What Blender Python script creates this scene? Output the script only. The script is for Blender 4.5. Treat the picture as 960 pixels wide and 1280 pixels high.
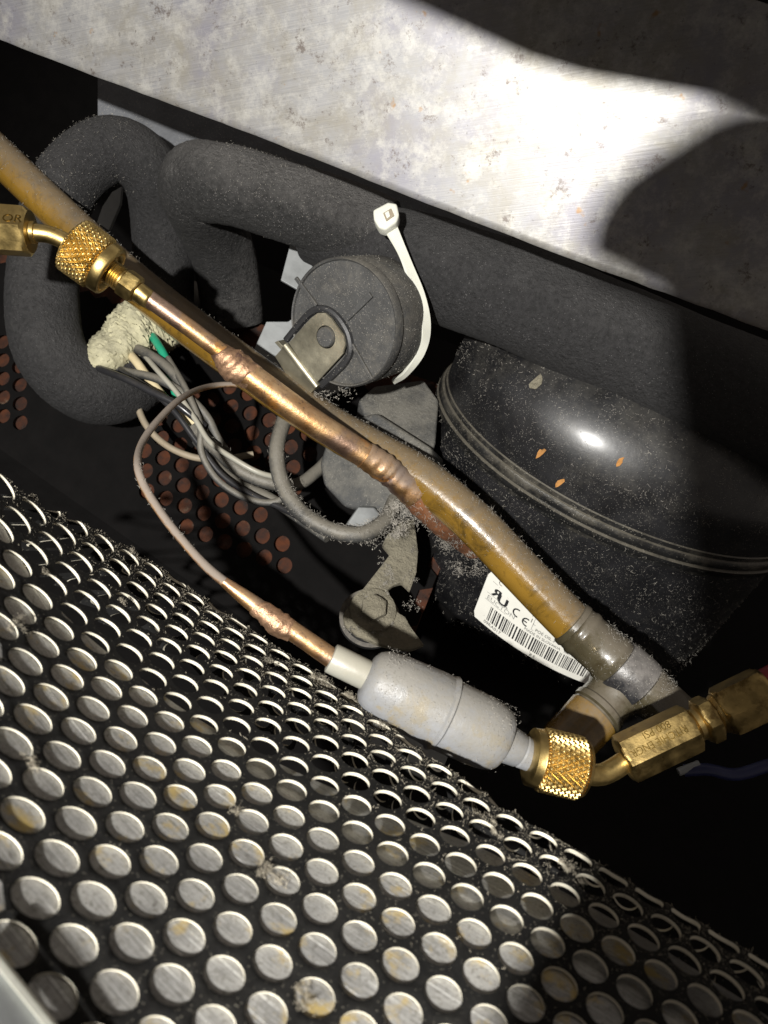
import bpy, bmesh, math, random
import numpy as np
from mathutils import Vector, Matrix
random.seed(7); rng = np.random.default_rng(7)
scene = bpy.context.scene
for o in list(bpy.data.objects): bpy.data.objects.remove(o)
col = scene.collection

# ------------------------------------------------------------------ frame of the place
# World Z is the compressor's upright axis; the hand-held camera is rolled and pitched against it.
F = 962.0                                   # focal length in photo pixels
ROLL, TILT = 0.3913, 0.6646
E1 = np.array([math.cos(ROLL), -math.sin(ROLL), 0])
UP0 = np.array([math.sin(ROLL), math.cos(ROLL), 0])
UZ = math.cos(TILT)*UP0 + math.sin(TILT)*np.array([0, 0, -1.0])
E2 = math.sin(TILT)*UP0 + math.cos(TILT)*np.array([0, 0, 1.0])
CAMLOC = np.array([0, 0, 0.40])
B = np.stack([E1, E2, UZ])                  # camera axes (x right, y up, z forward) -> world
def W(c):
    c = np.asarray(c, float)
    return c @ B.T + CAMLOC
def C3(px, py, d):
    return np.array([(px-480)/F*d, (640-py)/F*d, d])
def P(px, py, d): return W(C3(px, py, d))
def Dv(x, y, z):                            # direction
    v = B @ np.array([x, y, z], float); return v/np.linalg.norm(v)
CAM = CAMLOC
def hit(px, py, point, normal):             # sight line met with a plane of the place
    r = P(px, py, 1.0)-CAM; n = np.asarray(normal)
    return CAM + r*((np.asarray(point)-CAM) @ n)/(r @ n)
def nz(v): v = np.asarray(v, float); return v/np.linalg.norm(v)

# ------------------------------------------------------------------ camera
cd = bpy.data.cameras.new('camera'); cam = bpy.data.objects.new('camera', cd); col.objects.link(cam)
R = np.stack([B @ [1, 0, 0], B @ [0, 1, 0], B @ [0, 0, -1]], 1)
cam.matrix_world = Matrix([list(R[i])+[CAMLOC[i]] for i in range(3)]+[[0, 0, 0, 1]])
cd.sensor_fit = 'VERTICAL'; cd.sensor_height = 26*1280/F; cd.lens = 26
cd.clip_start = 0.005; cd.clip_end = 20
cd.dof.use_dof = True; cd.dof.focus_distance = 0.26; cd.dof.aperture_fstop = 24
scene.camera = cam
# ------------------------------------------------------------------ light: one hand torch from the left, almost no ambient
world = bpy.data.worlds.new('World'); scene.world = world; world.use_nodes = True
bg = world.node_tree.nodes['Background']; bg.inputs[0].default_value = (1.0, 0.89, 0.80, 1); bg.inputs[1].default_value = 0.19
LCAM = np.array([-0.10, -0.004, -0.24])
ld = bpy.data.lights.new('torch_light', 'SPOT'); ld.energy = 21; ld.color = (1, 0.975, 0.93)
ld.shadow_soft_size = 0.0056; ld.spot_size = math.radians(75); ld.spot_blend = 0.7
lamp = bpy.data.objects.new('torch_light', ld); col.objects.link(lamp)
LW = W(LCAM); lamp.location = LW
tgt = P(520, 620, 0.24)
lamp.rotation_euler = Vector(tgt-LW).to_track_quat('-Z', 'Y').to_euler()
vs = scene.view_settings; vs.view_transform = 'Standard'; vs.look = 'None'; vs.exposure = 0; vs.gamma = 1
scene.render.engine = 'CYCLES'
scene.cycles.max_bounces = 6; scene.cycles.caustics_reflective = False; scene.cycles.caustics_refractive = False

# ------------------------------------------------------------------ materials
def newmat(name):
    m = bpy.data.materials.new(name); m.use_nodes = True
    nt = m.node_tree; b = nt.nodes['Principled BSDF']; return m, nt, b
def N(nt, t, **kw):
    n = nt.nodes.new(t)
    for k, v in kw.items(): setattr(n, k, v)
    return n
def L(nt, a, b): nt.links.new(a, b)
def ramp(nt, fac, stops):
    r = N(nt, 'ShaderNodeValToRGB'); L(nt, fac, r.inputs[0])
    el = r.color_ramp.elements
    while len(el) < len(stops): el.new(0.5)
    for e, (p, c) in zip(el, stops):
        e.position = p; e.color = (c, c, c, 1) if not hasattr(c, '__len__') else (*c, 1)
    return r.outputs[0]
def geo(nt): return N(nt, 'ShaderNodeNewGeometry')
def noise(nt, scale, detail=4, rough=0.6, vec=None, dist=0):
    n = N(nt, 'ShaderNodeTexNoise'); n.inputs['Scale'].default_value = scale; n.inputs['Detail'].default_value = detail
    n.inputs['Roughness'].default_value = rough; n.inputs['Distortion'].default_value = dist
    if vec is None: vec = geo(nt).outputs['Position']
    L(nt, vec, n.inputs['Vector']); return n.outputs['Fac']
def mixc(nt, fac, a, b):
    m = N(nt, 'ShaderNodeMix', data_type='RGBA')
    for s, v in ((0, fac), (6, a), (7, b)):
        if hasattr(v, 'links') or isinstance(v, bpy.types.NodeSocket): L(nt, v, m.inputs[s])
        else: m.inputs[s].default_value = (*v, 1) if hasattr(v, '__len__') else v
    return m.outputs[2]
def math_(nt, op, a, b=None, clamp=False):
    m = N(nt, 'ShaderNodeMath', operation=op, use_clamp=clamp)
    for s, v in ((0, a), (1, b)):
        if v is None: continue
        if isinstance(v, bpy.types.NodeSocket): L(nt, v, m.inputs[s])
        else: m.inputs[s].default_value = v
    return m.outputs[0]
def bump(nt, b, h, strength=0.3, dist=0.0006):
    bn = N(nt, 'ShaderNodeBump'); bn.inputs['Strength'].default_value = strength; bn.inputs['Distance'].default_value = dist
    L(nt, h, bn.inputs['Height']); L(nt, bn.outputs[0], b.inputs['Normal']); return bn
def upness(nt):
    s = N(nt, 'ShaderNodeSeparateXYZ'); L(nt, geo(nt).outputs['Normal'], s.inputs[0]); return s.outputs[2]
DUST = (0.30, 0.265, 0.21)
def surface(name, base, var=0.3, rough=0.5, metal=0.0, dust=0.0, settle=0.5, dustcol=DUST, specks=0.0, speckcol=(0.5, 0.47, 0.40),
            scale=90, bumps=0.15, bscale=600, coat=0.0, stain=None, staincut=0.62, patch=0.5, bdist=0.0006):
    """base colour with wear noise, dust lying mostly on faces turned up, and small light specks"""
    m, nt, b = newmat(name)
    n1 = noise(nt, scale, 5)
    f = ramp(nt, n1, [(0.3, 0.0), (0.7, 1.0)])
    c = mixc(nt, f, tuple(x*(1-var) for x in base), tuple(min(1, x*(1+var)) for x in base))
    if stain:
        sf = ramp(nt, noise(nt, scale*0.6, 6, 0.7), [(staincut, 0.0), (staincut+0.08, 0.85)])
        c = mixc(nt, sf, c, stain)
    dfac = None
    if dust > 0:
        u = math_(nt, 'MULTIPLY', math_(nt, 'ADD', upness(nt), 0.25), settle)
        d = math_(nt, 'ADD', math_(nt, 'MULTIPLY', noise(nt, 330, 7, 0.8), 0.9), math_(nt, 'ADD', u, -0.75+dust*0.5))
        d = math_(nt, 'ADD', d, math_(nt, 'MULTIPLY', math_(nt, 'SUBTRACT', noise(nt, 55, 4, 0.6), 0.5), patch))
        dfac = ramp(nt, d, [(0.0, 0.0), (0.45, min(1, dust*1.3))])
        c = mixc(nt, dfac, c, dustcol)
    if specks > 0:
        v = N(nt, 'ShaderNodeTexVoronoi', feature='F1'); v.inputs['Scale'].default_value = 2600; L(nt, geo(nt).outputs['Position'], v.inputs['Vector'])
        sep = N(nt, 'ShaderNodeSeparateColor'); L(nt, v.outputs['Color'], sep.inputs[0])
        on = math_(nt, 'GREATER_THAN', sep.outputs[0], 1-specks)
        sp = math_(nt, 'MULTIPLY', on, ramp(nt, v.outputs['Distance'], [(0.10, 0.9), (0.45, 0.0)]))
        sp = math_(nt, 'MULTIPLY', sp, ramp(nt, noise(nt, 70, 5, 0.7), [(0.36, 0.1), (0.60, 1.0)]))
        c = mixc(nt, sp, c, speckcol)
    L(nt, c, b.inputs['Base Color'])
    b.inputs['Metallic'].default_value = metal
    rr = ramp(nt, n1, [(0.25, max(0.02, rough-0.1)), (0.75, min(1, rough+0.12))])
    if dfac is not None:
        rr = math_(nt, 'MAXIMUM', rr, math_(nt, 'MULTIPLY', dfac, 0.9))
        if metal > 0: L(nt, math_(nt, 'MULTIPLY', math_(nt, 'SUBTRACT', 1.0, dfac), metal), b.inputs['Metallic'])
    L(nt, rr, b.inputs['Roughness'])
    b.inputs['Coat Weight'].default_value = coat; b.inputs['Coat Roughness'].default_value = 0.12
    if bumps > 0:
        h = noise(nt, bscale, 4, 0.7)
        if dfac is not None: h = math_(nt, 'ADD', h, math_(nt, 'MULTIPLY', dfac, 0.8))
        bump(nt, b, h, bumps, bdist)
    return m

M = {}
M['foam'] = surface('foam_rubber', (0.020, 0.0195, 0.020), 0.55, 0.85, scale=650, dust=0.16, settle=0.45, dustcol=(0.15, 0.145, 0.14), specks=0.05, speckcol=(0.26, 0.25, 0.24), bumps=1.0, bscale=800, bdist=0.0016)
M['foam_dusty'] = surface('dusty_foam_rubber', (0.023, 0.0225, 0.022), 0.6, 0.9, scale=600, dust=0.34, settle=0.5, dustcol=(0.20, 0.19, 0.18), specks=0.10, speckcol=(0.40, 0.38, 0.36), bumps=1.0, bscale=700, bdist=0.0022)
M['shell'] = surface('black_enamel', (0.008, 0.008, 0.009), 0.3, 0.46, coat=0.45, dust=0.26, settle=0.34, dustcol=(0.12, 0.112, 0.095), patch=1.1, specks=0.15, speckcol=(0.33, 0.31, 0.27), bumps=0.12, bscale=500)
M['shell_rim'] = surface('dusty_black_enamel', (0.012, 0.012, 0.012), 0.3, 0.33, dust=0.36, settle=0.5, dustcol=(0.20, 0.18, 0.14), specks=0.08, bumps=0.3, patch=1.1)
M['cap'] = surface('dusty_black_plastic', (0.045, 0.045, 0.044), 0.25, 0.62, dust=0.36, settle=0.30, dustcol=(0.19, 0.172, 0.138), patch=1.0, specks=0.16, speckcol=(0.36, 0.33, 0.28), bumps=0.35, stain=(0.22, 0.12, 0.05), staincut=0.78)
M['cap_dark'] = surface('black_plastic', (0.022, 0.022, 0.023), 0.2, 0.5, dust=0.12, settle=0.2, specks=0.06, bumps=0.2)
M['cover'] = surface('dusty_grey_plastic', (0.055, 0.056, 0.055), 0.25, 0.7, dust=0.42, settle=0.35, dustcol=(0.22, 0.205, 0.17), specks=0.14, bumps=0.8, patch=1.5)
M['zinc'] = surface('zinc_clip', (0.62, 0.58, 0.44), 0.18, 0.38, 0.9, dust=0.18, settle=0.1, bumps=0.15, stain=(0.4, 0.30, 0.14), staincut=0.66)
M['galv'] = surface('grey_sheet', (0.27, 0.28, 0.28), 0.2, 0.6, 0.3, dust=0.15, settle=0.1, bumps=0.1)
M['slate'] = surface('slate_paint', (0.11, 0.115, 0.125), 0.25, 0.65, dust=0.25, settle=0.1, dustcol=(0.22, 0.22, 0.22), specks=0.12, bumps=0.5, bscale=500)
M['nylon'] = surface('nylon', (0.66, 0.66, 0.58), 0.08, 0.45, dust=0.12, settle=0.15, bumps=0.08, stain=(0.25, 0.2, 0.12), staincut=0.74)
M['nylon'].node_tree.nodes['Principled BSDF'].inputs['Subsurface Weight'].default_value = 0.15
M['nylon'].node_tree.nodes['Principled BSDF'].inputs['Subsurface Radius'].default_value = (0.002, 0.002, 0.0015)
M['brass'] = surface('brass', (0.56, 0.41, 0.16), 0.15, 0.36, 1.0, scale=200, bumps=0.10, bscale=900, stain=(0.30, 0.19, 0.05), staincut=0.62)
M['brass_worn'] = surface('worn_brass', (0.46, 0.33, 0.13), 0.2, 0.36, 1.0, scale=200, bumps=0.12, bscale=900, stain=(0.22, 0.14, 0.05), staincut=0.58)
M['brass_engraved'] = surface('engraved_brass', (0.13, 0.085, 0.022), 0.2, 0.45, 1.0, bumps=0)
def copper(name, dust, patina):
    m, nt, b = newmat(name)
    n1 = noise(nt, 120, 5, 0.65); n2 = noise(nt, 60, 4, 0.6, dist=0.6)
    c = mixc(nt, ramp(nt, n1, [(0.35, 0.0), (0.68, 1.0)]), (0.50, 0.26, 0.10), (0.64, 0.41, 0.20))
    c = mixc(nt, ramp(nt, n2, [(0.48, 0.0), (0.62, patina)]), c, (0.28, 0.19, 0.16))
    c = mixc(nt, ramp(nt, noise(nt, 95, 5, 0.7), [(0.58, 0.0), (0.68, patina)]), c, (0.85, 0.36, 0.07))
    c = mixc(nt, ramp(nt, noise(nt, 900, 3, 0.7), [(0.56, 0.0), (0.68, 0.75)]), c, (0.12, 0.07, 0.045))
    u = math_(nt, 'MULTIPLY', math_(nt, 'ADD', upness(nt), 0.2), 0.5)
    d = ramp(nt, math_(nt, 'ADD', math_(nt, 'MULTIPLY', noise(nt, 300, 6, 0.75), 0.9), math_(nt, 'ADD', u, -0.8+dust*0.5)), [(0.0, 0.0), (0.4, min(1, 1.3*dust))])
    c = mixc(nt, d, c, (0.20, 0.165, 0.135))
    L(nt, c, b.inputs['Base Color'])
    L(nt, math_(nt, 'SUBTRACT', 0.95, math_(nt, 'MULTIPLY', d, 0.9)), b.inputs['Metallic'])
    L(nt, math_(nt, 'MAXIMUM', ramp(nt, n1, [(0.3, 0.32), (0.7, 0.5)]), math_(nt, 'MULTIPLY', d, 0.85)), b.inputs['Roughness'])
    bump(nt, b, noise(nt, 700, 4, 0.7), 0.25); return m
M['copper'] = copper('copper', 0.30, 0.75)
M['copper_dirty'] = copper('tarnished_copper', 0.55, 0.95)
M['copper_cap'] = copper('dull_capillary_copper', 0.85, 0.6)
M['rust'] = surface('rust', (0.15, 0.055, 0.018), 0.7, 0.85, 0.0, dust=0.5, settle=0.4, patch=1.2, dustcol=(0.13, 0.11, 0.09), bumps=0.7, bscale=700)
M['braze'] = surface('braze_metal', (0.46, 0.28, 0.17), 0.45, 0.42, 0.8, scale=300, bumps=0.6, bscale=800, stain=(0.2, 0.12, 0.10), staincut=0.55)
M['drier'] = surface('grey_paint', (0.245, 0.252, 0.265), 0.08, 0.36, dust=0.52, settle=0.42, patch=1.0, dustcol=(0.215, 0.195, 0.155), specks=0.10, speckcol=(0.10, 0.085, 0.06), bumps=0.25, stain=(0.25, 0.20, 0.11), staincut=0.57)
M['sleeve'] = surface('pale_sleeve', (0.32, 0.315, 0.27), 0.1, 0.35, dust=0.35, settle=0.6, dustcol=(0.34, 0.31, 0.24), bumps=0.1)
M['dirt'] = surface('caked_dirt', (0.20, 0.18, 0.13), 0.35, 0.95, dust=0.4, settle=0.2, dustcol=(0.28, 0.255, 0.19), patch=1.0, bumps=1.0, bdist=0.0015, bscale=500, scale=160)
M['wire_grey'] = surface('grey_wire', (0.050, 0.050, 0.048), 0.3, 0.5, dust=0.46, settle=0.5, dustcol=(0.22, 0.20, 0.16), bumps=0.4, patch=1.3)
M['wire_black'] = surface('black_wire', (0.02, 0.02, 0.022), 0.2, 0.32, dust=0.10, settle=0.3, bumps=0.05)
M['wire_cream'] = surface('cream_wire', (0.62, 0.52, 0.32), 0.1, 0.5, bumps=0.05)
M['wire_green'] = surface('green_wire', (0.02, 0.32, 0.18), 0.1, 0.4, bumps=0.05)
M['wire_tan'] = surface('tan_wire', (0.28, 0.23, 0.16), 0.2, 0.6, dust=0.3, settle=0.3, bumps=0.1)
M['wire_blue'] = surface('blue_wire', (0.02, 0.025, 0.08), 0.2, 0.4, bumps=0.05)
M['cream_foam'] = surface('cream_foam', (0.42, 0.395, 0.26), 0.3, 0.95, dust=0.2, settle=0.3, dustcol=(0.55, 0.52, 0.40), bumps=1.0, bscale=300, scale=150)
M['red_hose'] = surface('red_hose', (0.22, 0.012, 0.02), 0.2, 0.4, bumps=0.1)
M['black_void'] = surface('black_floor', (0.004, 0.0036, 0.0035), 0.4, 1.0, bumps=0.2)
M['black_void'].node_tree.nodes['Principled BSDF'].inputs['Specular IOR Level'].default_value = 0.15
M['brick'] = surface('orange_board', (0.045, 0.012, 0.003), 0.9, 0.9, bumps=0.3, scale=140, stain=(0.10, 0.07, 0.045), staincut=0.60)
M['rubber'] = surface('rubber', (0.02, 0.02, 0.02), 0.3, 0.7, dust=0.35, settle=0.4, bumps=0.3)
M['collar'] = surface('black_collar', (0.022, 0.022, 0.024), 0.3, 0.28, dust=0.45, settle=0.4, dustcol=(0.26, 0.24, 0.22), specks=0.08, bumps=0.2)
M['paper'] = surface('label_paper', (0.80, 0.79, 0.72), 0.04, 0.5, dust=0.04, settle=0.05, bumps=0.02, stain=(0.62, 0.55, 0.40), staincut=0.74)
M['ink'] = surface('ink', (0.02, 0.02, 0.022), 0.1, 0.5, bumps=0)
M['ink_grey'] = surface('grey_ink', (0.28, 0.28, 0.27), 0.1, 0.5, bumps=0)
M['dustfluff'] = surface('dust_fibre', (0.32, 0.285, 0.22), 0.4, 0.95, bumps=0)
M['dustgrey'] = surface('grey_dust_fibre', (0.29, 0.27, 0.235), 0.4, 0.95, bumps=0)
M['flake'] = surface('rust_flake', (0.32, 0.15, 0.04), 0.6, 0.8, bumps=0.4)
M['rimcut'] = surface('cut_sheet_edge', (0.62, 0.58, 0.47), 0.2, 0.55, 0.0, dust=0.2, settle=0.1, dustcol=(0.42, 0.38, 0.30), bumps=0.2)
M['mesh_black'] = surface('black_sheet', (0.005, 0.0049, 0.0047), 0.3, 0.85, dust=0.12, settle=0.30, dustcol=(0.085, 0.078, 0.065), specks=0.10, speckcol=(0.27, 0.25, 0.20), bumps=0.35)
M['mesh_black'].node_tree.nodes['Principled BSDF'].inputs['Specular IOR Level'].default_value = 0.25
M['shell'].node_tree.nodes['Principled BSDF'].inputs['Coat Roughness'].default_value = 0.24
def amber(name, tint, dust, trans):
    m, nt, b = newmat(name)
    c = mixc(nt, ramp(nt, noise(nt, 40, 4), [(0.35, 0.0), (0.65, 1.0)]), tint, tuple(x*1.35 for x in tint))
    c = mixc(nt, ramp(nt, noise(nt, 85, 7, 0.75, dist=0.8), [(0.50, 0.0), (0.66, 0.75)]), c, (0.055, 0.036, 0.012))
    u = math_(nt, 'MULTIPLY', math_(nt, 'ADD', upness(nt), 0.0), 0.75)
    d = ramp(nt, math_(nt, 'ADD', math_(nt, 'MULTIPLY', noise(nt, 420, 6, 0.8), 0.9), math_(nt, 'ADD', u, -0.95+dust*0.5)), [(0.0, 0.0), (0.5, min(1, 1.2*dust))])
    L(nt, mixc(nt, d, c, (0.135, 0.115, 0.088)), b.inputs['Base Color'])
    L(nt, math_(nt, 'MULTIPLY', math_(nt, 'SUBTRACT', 1.0, d), trans), b.inputs['Transmission Weight'])
    L(nt, math_(nt, 'MAXIMUM', 0.16, math_(nt, 'MULTIPLY', d, 0.8)), b.inputs['Roughness'])
    b.inputs['IOR'].default_value = 1.45
    L(nt, math_(nt, 'SUBTRACT', 1.0, d), b.inputs['Coat Weight']); b.inputs['Coat Roughness'].default_value = 0.10
    bump(nt, b, math_(nt, 'ADD', noise(nt, 900, 3, 0.7), d), 0.12); return m
M['amber'] = amber('amber_tube', (0.235, 0.132, 0.020), 0.62, 0.30)
M['clear'] = amber('cloudy_clear_tube', (0.10, 0.085, 0.050), 0.66, 0.55)
# brushed plate overhead: stretched grain, pits and rusty smears
def plate_mat():
    m, nt, b = newmat('brushed_steel')
    uv = N(nt, 'ShaderNodeUVMap'); uv.uv_map = 'UVMap'
    mp = N(nt, 'ShaderNodeMapping'); mp.inputs['Scale'].default_value = (70, 2600, 1); L(nt, uv.outputs[0], mp.inputs[0])
    g = noise(nt, 1.0, 3, 0.6, mp.outputs[0])
    c = mixc(nt, ramp(nt, g, [(0.3, 0.0), (0.7, 1.0)]), (0.20, 0.20, 0.205), (0.265, 0.26, 0.255))
    c = mixc(nt, ramp(nt, noise(nt, 60, 7, 0.72, dist=0.4), [(0.42, 0.0), (0.66, 0.6)]), c, (0.19, 0.17, 0.125))
    c = mixc(nt, ramp(nt, noise(nt, 24, 5, 0.7), [(0.46, 0.0), (0.62, 0.7)]), c, (0.17, 0.165, 0.20))
    c = mixc(nt, ramp(nt, noise(nt, 110, 8, 0.8), [(0.48, 0.0), (0.68, 0.8)]), c, (0.38, 0.37, 0.34))
    c = mixc(nt, ramp(nt, noise(nt, 150, 8, 0.8), [(0.575, 0.0), (0.65, 0.8)]), c, (0.075, 0.055, 0.045))
    c = mixc(nt, ramp(nt, noise(nt, 620, 4, 0.7), [(0.64, 0.0), (0.70, 0.6)]), c, (0.06, 0.05, 0.045))
    c = mixc(nt, ramp(nt, noise(nt, 140, 3, 0.6), [(0.69, 0.0), (0.75, 0.8)]), c, (0.22, 0.12, 0.04))
    L(nt, c, b.inputs['Base Color']); b.inputs['Metallic'].default_value = 0.36
    L(nt, ramp(nt, g, [(0.3, 0.42), (0.7, 0.52)]), b.inputs['Roughness'])
    bump(nt, b, g, 0.10, 0.0003); return m
M['plate'] = plate_mat()
def alu_mat():
    m, nt, b = newmat('scratched_aluminium')
    uv = N(nt, 'ShaderNodeUVMap'); uv.uv_map = 'UVMap'
    mp = N(nt, 'ShaderNodeMapping'); mp.inputs['Scale'].default_value = (0.8, 26, 1); mp.inputs['Rotation'].default_value = (0, 0, 0.55); L(nt, uv.outputs[0], mp.inputs[0])
    g = noise(nt, 1.0, 4, 0.7, mp.outputs[0])
    fine = noise(nt, 1500, 3, 0.8)
    g2m = N(nt, 'ShaderNodeMapping'); g2m.inputs['Scale'].default_value = (0.25, 14, 1); g2m.inputs['Rotation'].default_value = (0, 0, 0.78); L(nt, uv.outputs[0], g2m.inputs[0])
    g2 = noise(nt, 1.0, 3, 0.6, g2m.outputs[0])
    c = mixc(nt, ramp(nt, g, [(0.36, 0.0), (0.62, 1.0)]), (0.125, 0.122, 0.115), (0.40, 0.395, 0.38))
    c = mixc(nt, ramp(nt, noise(nt, 75, 5, 0.7), [(0.42, 0.0), (0.66, 0.7)]), c, (0.48, 0.47, 0.44))
    c = mixc(nt, ramp(nt, g2, [(0.64, 0.0), (0.66, 0.9)]), c, (0.85, 0.85, 0.82))
    c = mixc(nt, ramp(nt, fine, [(0.52, 0.0), (0.62, 0.6)]), c, (0.13, 0.12, 0.10))
    c = mixc(nt, ramp(nt, noise(nt, 95, 6, 0.75), [(0.545, 0.0), (0.66, 0.8)]), c, (0.46, 0.33, 0.09))
    c = mixc(nt, ramp(nt, noise(nt, 420, 6, 0.8), [(0.60, 0.0), (0.66, 0.85)]), c, (0.06, 0.05, 0.04))
    L(nt, c, b.inputs['Base Color']); b.inputs['Metallic'].default_value = 0.25
    L(nt, ramp(nt, g, [(0.3, 0.38), (0.7, 0.55)]), b.inputs['Roughness'])
    bump(nt, b, math_(nt, 'ADD', g, math_(nt, 'MULTIPLY', fine, 0.5)), 0.25, 0.0003); return m
M['alu'] = alu_mat()

# ------------------------------------------------------------------ object helpers
ORIG = {}
def tag(o, label=None, cat=None, group=None, kind=None):
    if label: o['label'] = label
    if cat: o['category'] = cat
    if group: o['group'] = group
    if kind: o['kind'] = kind
    return o
def thing(name, label, cat, base, group=None):
    o = bpy.data.objects.new(name, None); o.empty_display_size = 0.01; col.objects.link(o)
    o.location = tuple(base); ORIG[o] = np.asarray(base, float)
    return tag(o, label, cat, group)
def mesh_obj(name, verts, faces, mat, parent=None, smooth=True, fmat=None, uvs=None):
    me = bpy.data.meshes.new(name)
    v = np.asarray(verts, float)
    o = bpy.data.objects.new(name, me); col.objects.link(o)
    if parent is not None:
        org = ORIG[parent]; o.parent = parent; ORIG[o] = org
    else:
        org = v.mean(0); o.location = tuple(org); ORIG[o] = org
    me.from_pydata((v-org).tolist(), [], [tuple(f) for f in faces])
    for mm in (mat if isinstance(mat, (list, tuple)) else [mat]): me.materials.append(mm)
    if fmat is not None: me.polygons.foreach_set('material_index', np.asarray(fmat, np.int32))
    if uvs is not None:
        ul = me.uv_layers.new(name='UVMap'); li = np.zeros(len(me.loops), np.int32); me.loops.foreach_get('vertex_index', li)
        ul.data.foreach_set('uv', np.asarray(uvs, np.float32)[li].ravel())
    me.polygons.foreach_set('use_smooth', [smooth]*len(me.polygons)); me.update()
    bm = bmesh.new(); bm.from_mesh(me); bmesh.ops.recalc_face_normals(bm, faces=bm.faces); bm.to_mesh(me); bm.free()
    if smooth:
        try: me.set_sharp_from_angle(angle=math.radians(38))
        except Exception: pass
    return o
class MB:
    def __init__(s): s.v = []; s.f = []; s.m = []
    def add(s, v, f, mi=0):
        k = len(s.v); s.v += [tuple(x) for x in v]; s.f += [tuple(i+k for i in q) for q in f]; s.m += [mi]*len(f)
    def build(s, name, mat, parent=None, smooth=True):
        return mesh_obj(name, s.v, s.f, mat, parent, smooth, s.m)
def catmull(pts, n=8):
    p = np.asarray(pts, float); p = np.vstack([2*p[0]-p[1], p, 2*p[-1]-p[-2]]); out = []
    for i in range(1, len(p)-2):
        for t in np.linspace(0, 1, n, endpoint=False):
            a, b, c, d = p[i-1:i+3]
            out.append(0.5*((2*b)+(-a+c)*t+(2*a-5*b+4*c-d)*t*t+(-a+3*b-3*c+d)*t**3))
    out.append(p[-2]); return np.array(out)
def frames(path, ref=None):
    t = np.gradient(path, axis=0); t /= np.linalg.norm(t, axis=1)[:, None]
    r = np.array([0.3, 0.2, 1.0]) if ref is None else np.asarray(ref, float)
    u = r-(r @ t[0])*t[0]; u /= np.linalg.norm(u); U = [u]
    for i in range(1, len(path)):
        u = U[-1]-(U[-1] @ t[i])*t[i]; u /= np.linalg.norm(u); U.append(u)
    U = np.array(U); return t, U, np.cross(t, U)
def smooth_noise(n, k=6):
    a = rng.normal(0, 1, (n, ))
    ker = np.hanning(k+2)[1:-1]; ker /= ker.sum()
    return np.convolve(np.concatenate([a[-k:], a, a[:k]]), ker, 'same')[k:-k]
def tube_geo(path, rad, seg=20, cap=True, lump=0.0, ref=None, squash=1.0):
    path = np.asarray(path, float); n = len(path); rad = np.broadcast_to(np.asarray(rad, float), (n,))
    t, U, V = frames(path, ref)
    a = np.linspace(0, 2*math.pi, seg, endpoint=False)
    ring = rad[:, None]*np.ones((n, seg))
    if lump:
        f = np.zeros((n, seg))
        for k in range(7):
            ph = rng.uniform(0, 6.28, 2); ka = rng.integers(1, 5); kb = rng.uniform(2, 14)
            f += np.sin(ka*a[None]+ph[0]+kb*np.linspace(0, 1, n)[:, None]*3+ph[1])/ (1+0.4*ka)
        ring = ring*(1+lump*f*0.35)+rng.normal(0, lump*0.16, (n, seg))*rad[:, None]
    v = path[:, None]+ring[..., None]*(np.cos(a)[None, :, None]*U[:, None]+squash*np.sin(a)[None, :, None]*V[:, None])
    vv = list(v.reshape(-1, 3)); f = []
    for i in range(n-1):
        for j in range(seg):
            k = (j+1) % seg; f.append((i*seg+j, i*seg+k, (i+1)*seg+k, (i+1)*seg+j))
    if cap:
        for i, sgn in ((0, 1), (n-1, -1)):
            c = len(vv); vv.append(path[i])
            for j in range(seg):
                k = (j+1) % seg; f.append((c, i*seg+k, i*seg+j) if sgn > 0 else (c, i*seg+j, i*seg+k))
    return vv, f
def tube(name, pts, rad, mat, parent=None, seg=20, n=8, cap=True, lump=0.0, squash=1.0):
    path = catmull(pts, n)
    r = np.asarray(rad, float)
    if r.ndim: r = np.interp(np.linspace(0, 1, len(path)), np.linspace(0, 1, len(r)), r)
    return mesh_obj(name, *tube_geo(path, r, seg, cap, lump, squash=squash), mat, parent)
def pp(*a): return [P(*x) for x in a]
def lathe_geo(p0, axis, prof, seg=40, ref=None, poly=None):
    """prof: (distance along axis, radius, polygon flag); polygon rings are hexagons"""
    ax = nz(axis); r = np.array([0.1, 0.2, 1.0]) if ref is None else np.asarray(ref, float)
    u = nz(r-(r @ ax)*ax); w = np.cross(ax, u)
    a = np.linspace(0, 2*math.pi, seg, endpoint=False); vv = []; f = []
    for q in prof:
        t, rad = q[0], q[1]
        rr = np.full(seg, rad)
        if len(q) > 2 and q[2]:
            loc = (a+math.pi/6) % (math.pi/3)-math.pi/6
            rr = np.minimum(rad/np.cos(loc), q[2] if q[2] != 1 else 9)
        vv += list(np.asarray(p0)+ax*t+rr[:, None]*(np.cos(a)[:, None]*u+np.sin(a)[:, None]*w))
    n = len(prof)
    for i in range(n-1):
        for j in range(seg):
            k = (j+1) % seg; f.append((i*seg+j, i*seg+k, (i+1)*seg+k, (i+1)*seg+j))
    c0 = len(vv); vv.append(np.asarray(p0)+ax*prof[0][0]); c1 = len(vv); vv.append(np.asarray(p0)+ax*prof[-1][0])
    for j in range(seg):
        k = (j+1) % seg; f.append((c0, k, j)); f.append((c1, (n-1)*seg+j, (n-1)*seg+k))
    return vv, f
def lathe(name, p0, axis, prof, mat, parent=None, seg=40, ref=None):
    return mesh_obj(name, *lathe_geo(p0, axis, prof, seg, ref), mat, parent)
def hexp(t0, t1, af, ch=0.0006):           # hexagonal bar with turned chamfers; af = half width across flats
    big = af*1.1547
    return [(t0, af*0.93), (t0+ch*0.2, af*0.97), (t0+ch, af, big*0.985), (t0+ch*2.2, af, 1), (t1-ch*2.2, af, 1), (t1-ch, af, big*0.985), (t1-ch*0.2, af*0.97), (t1, af*0.93)]
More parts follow.
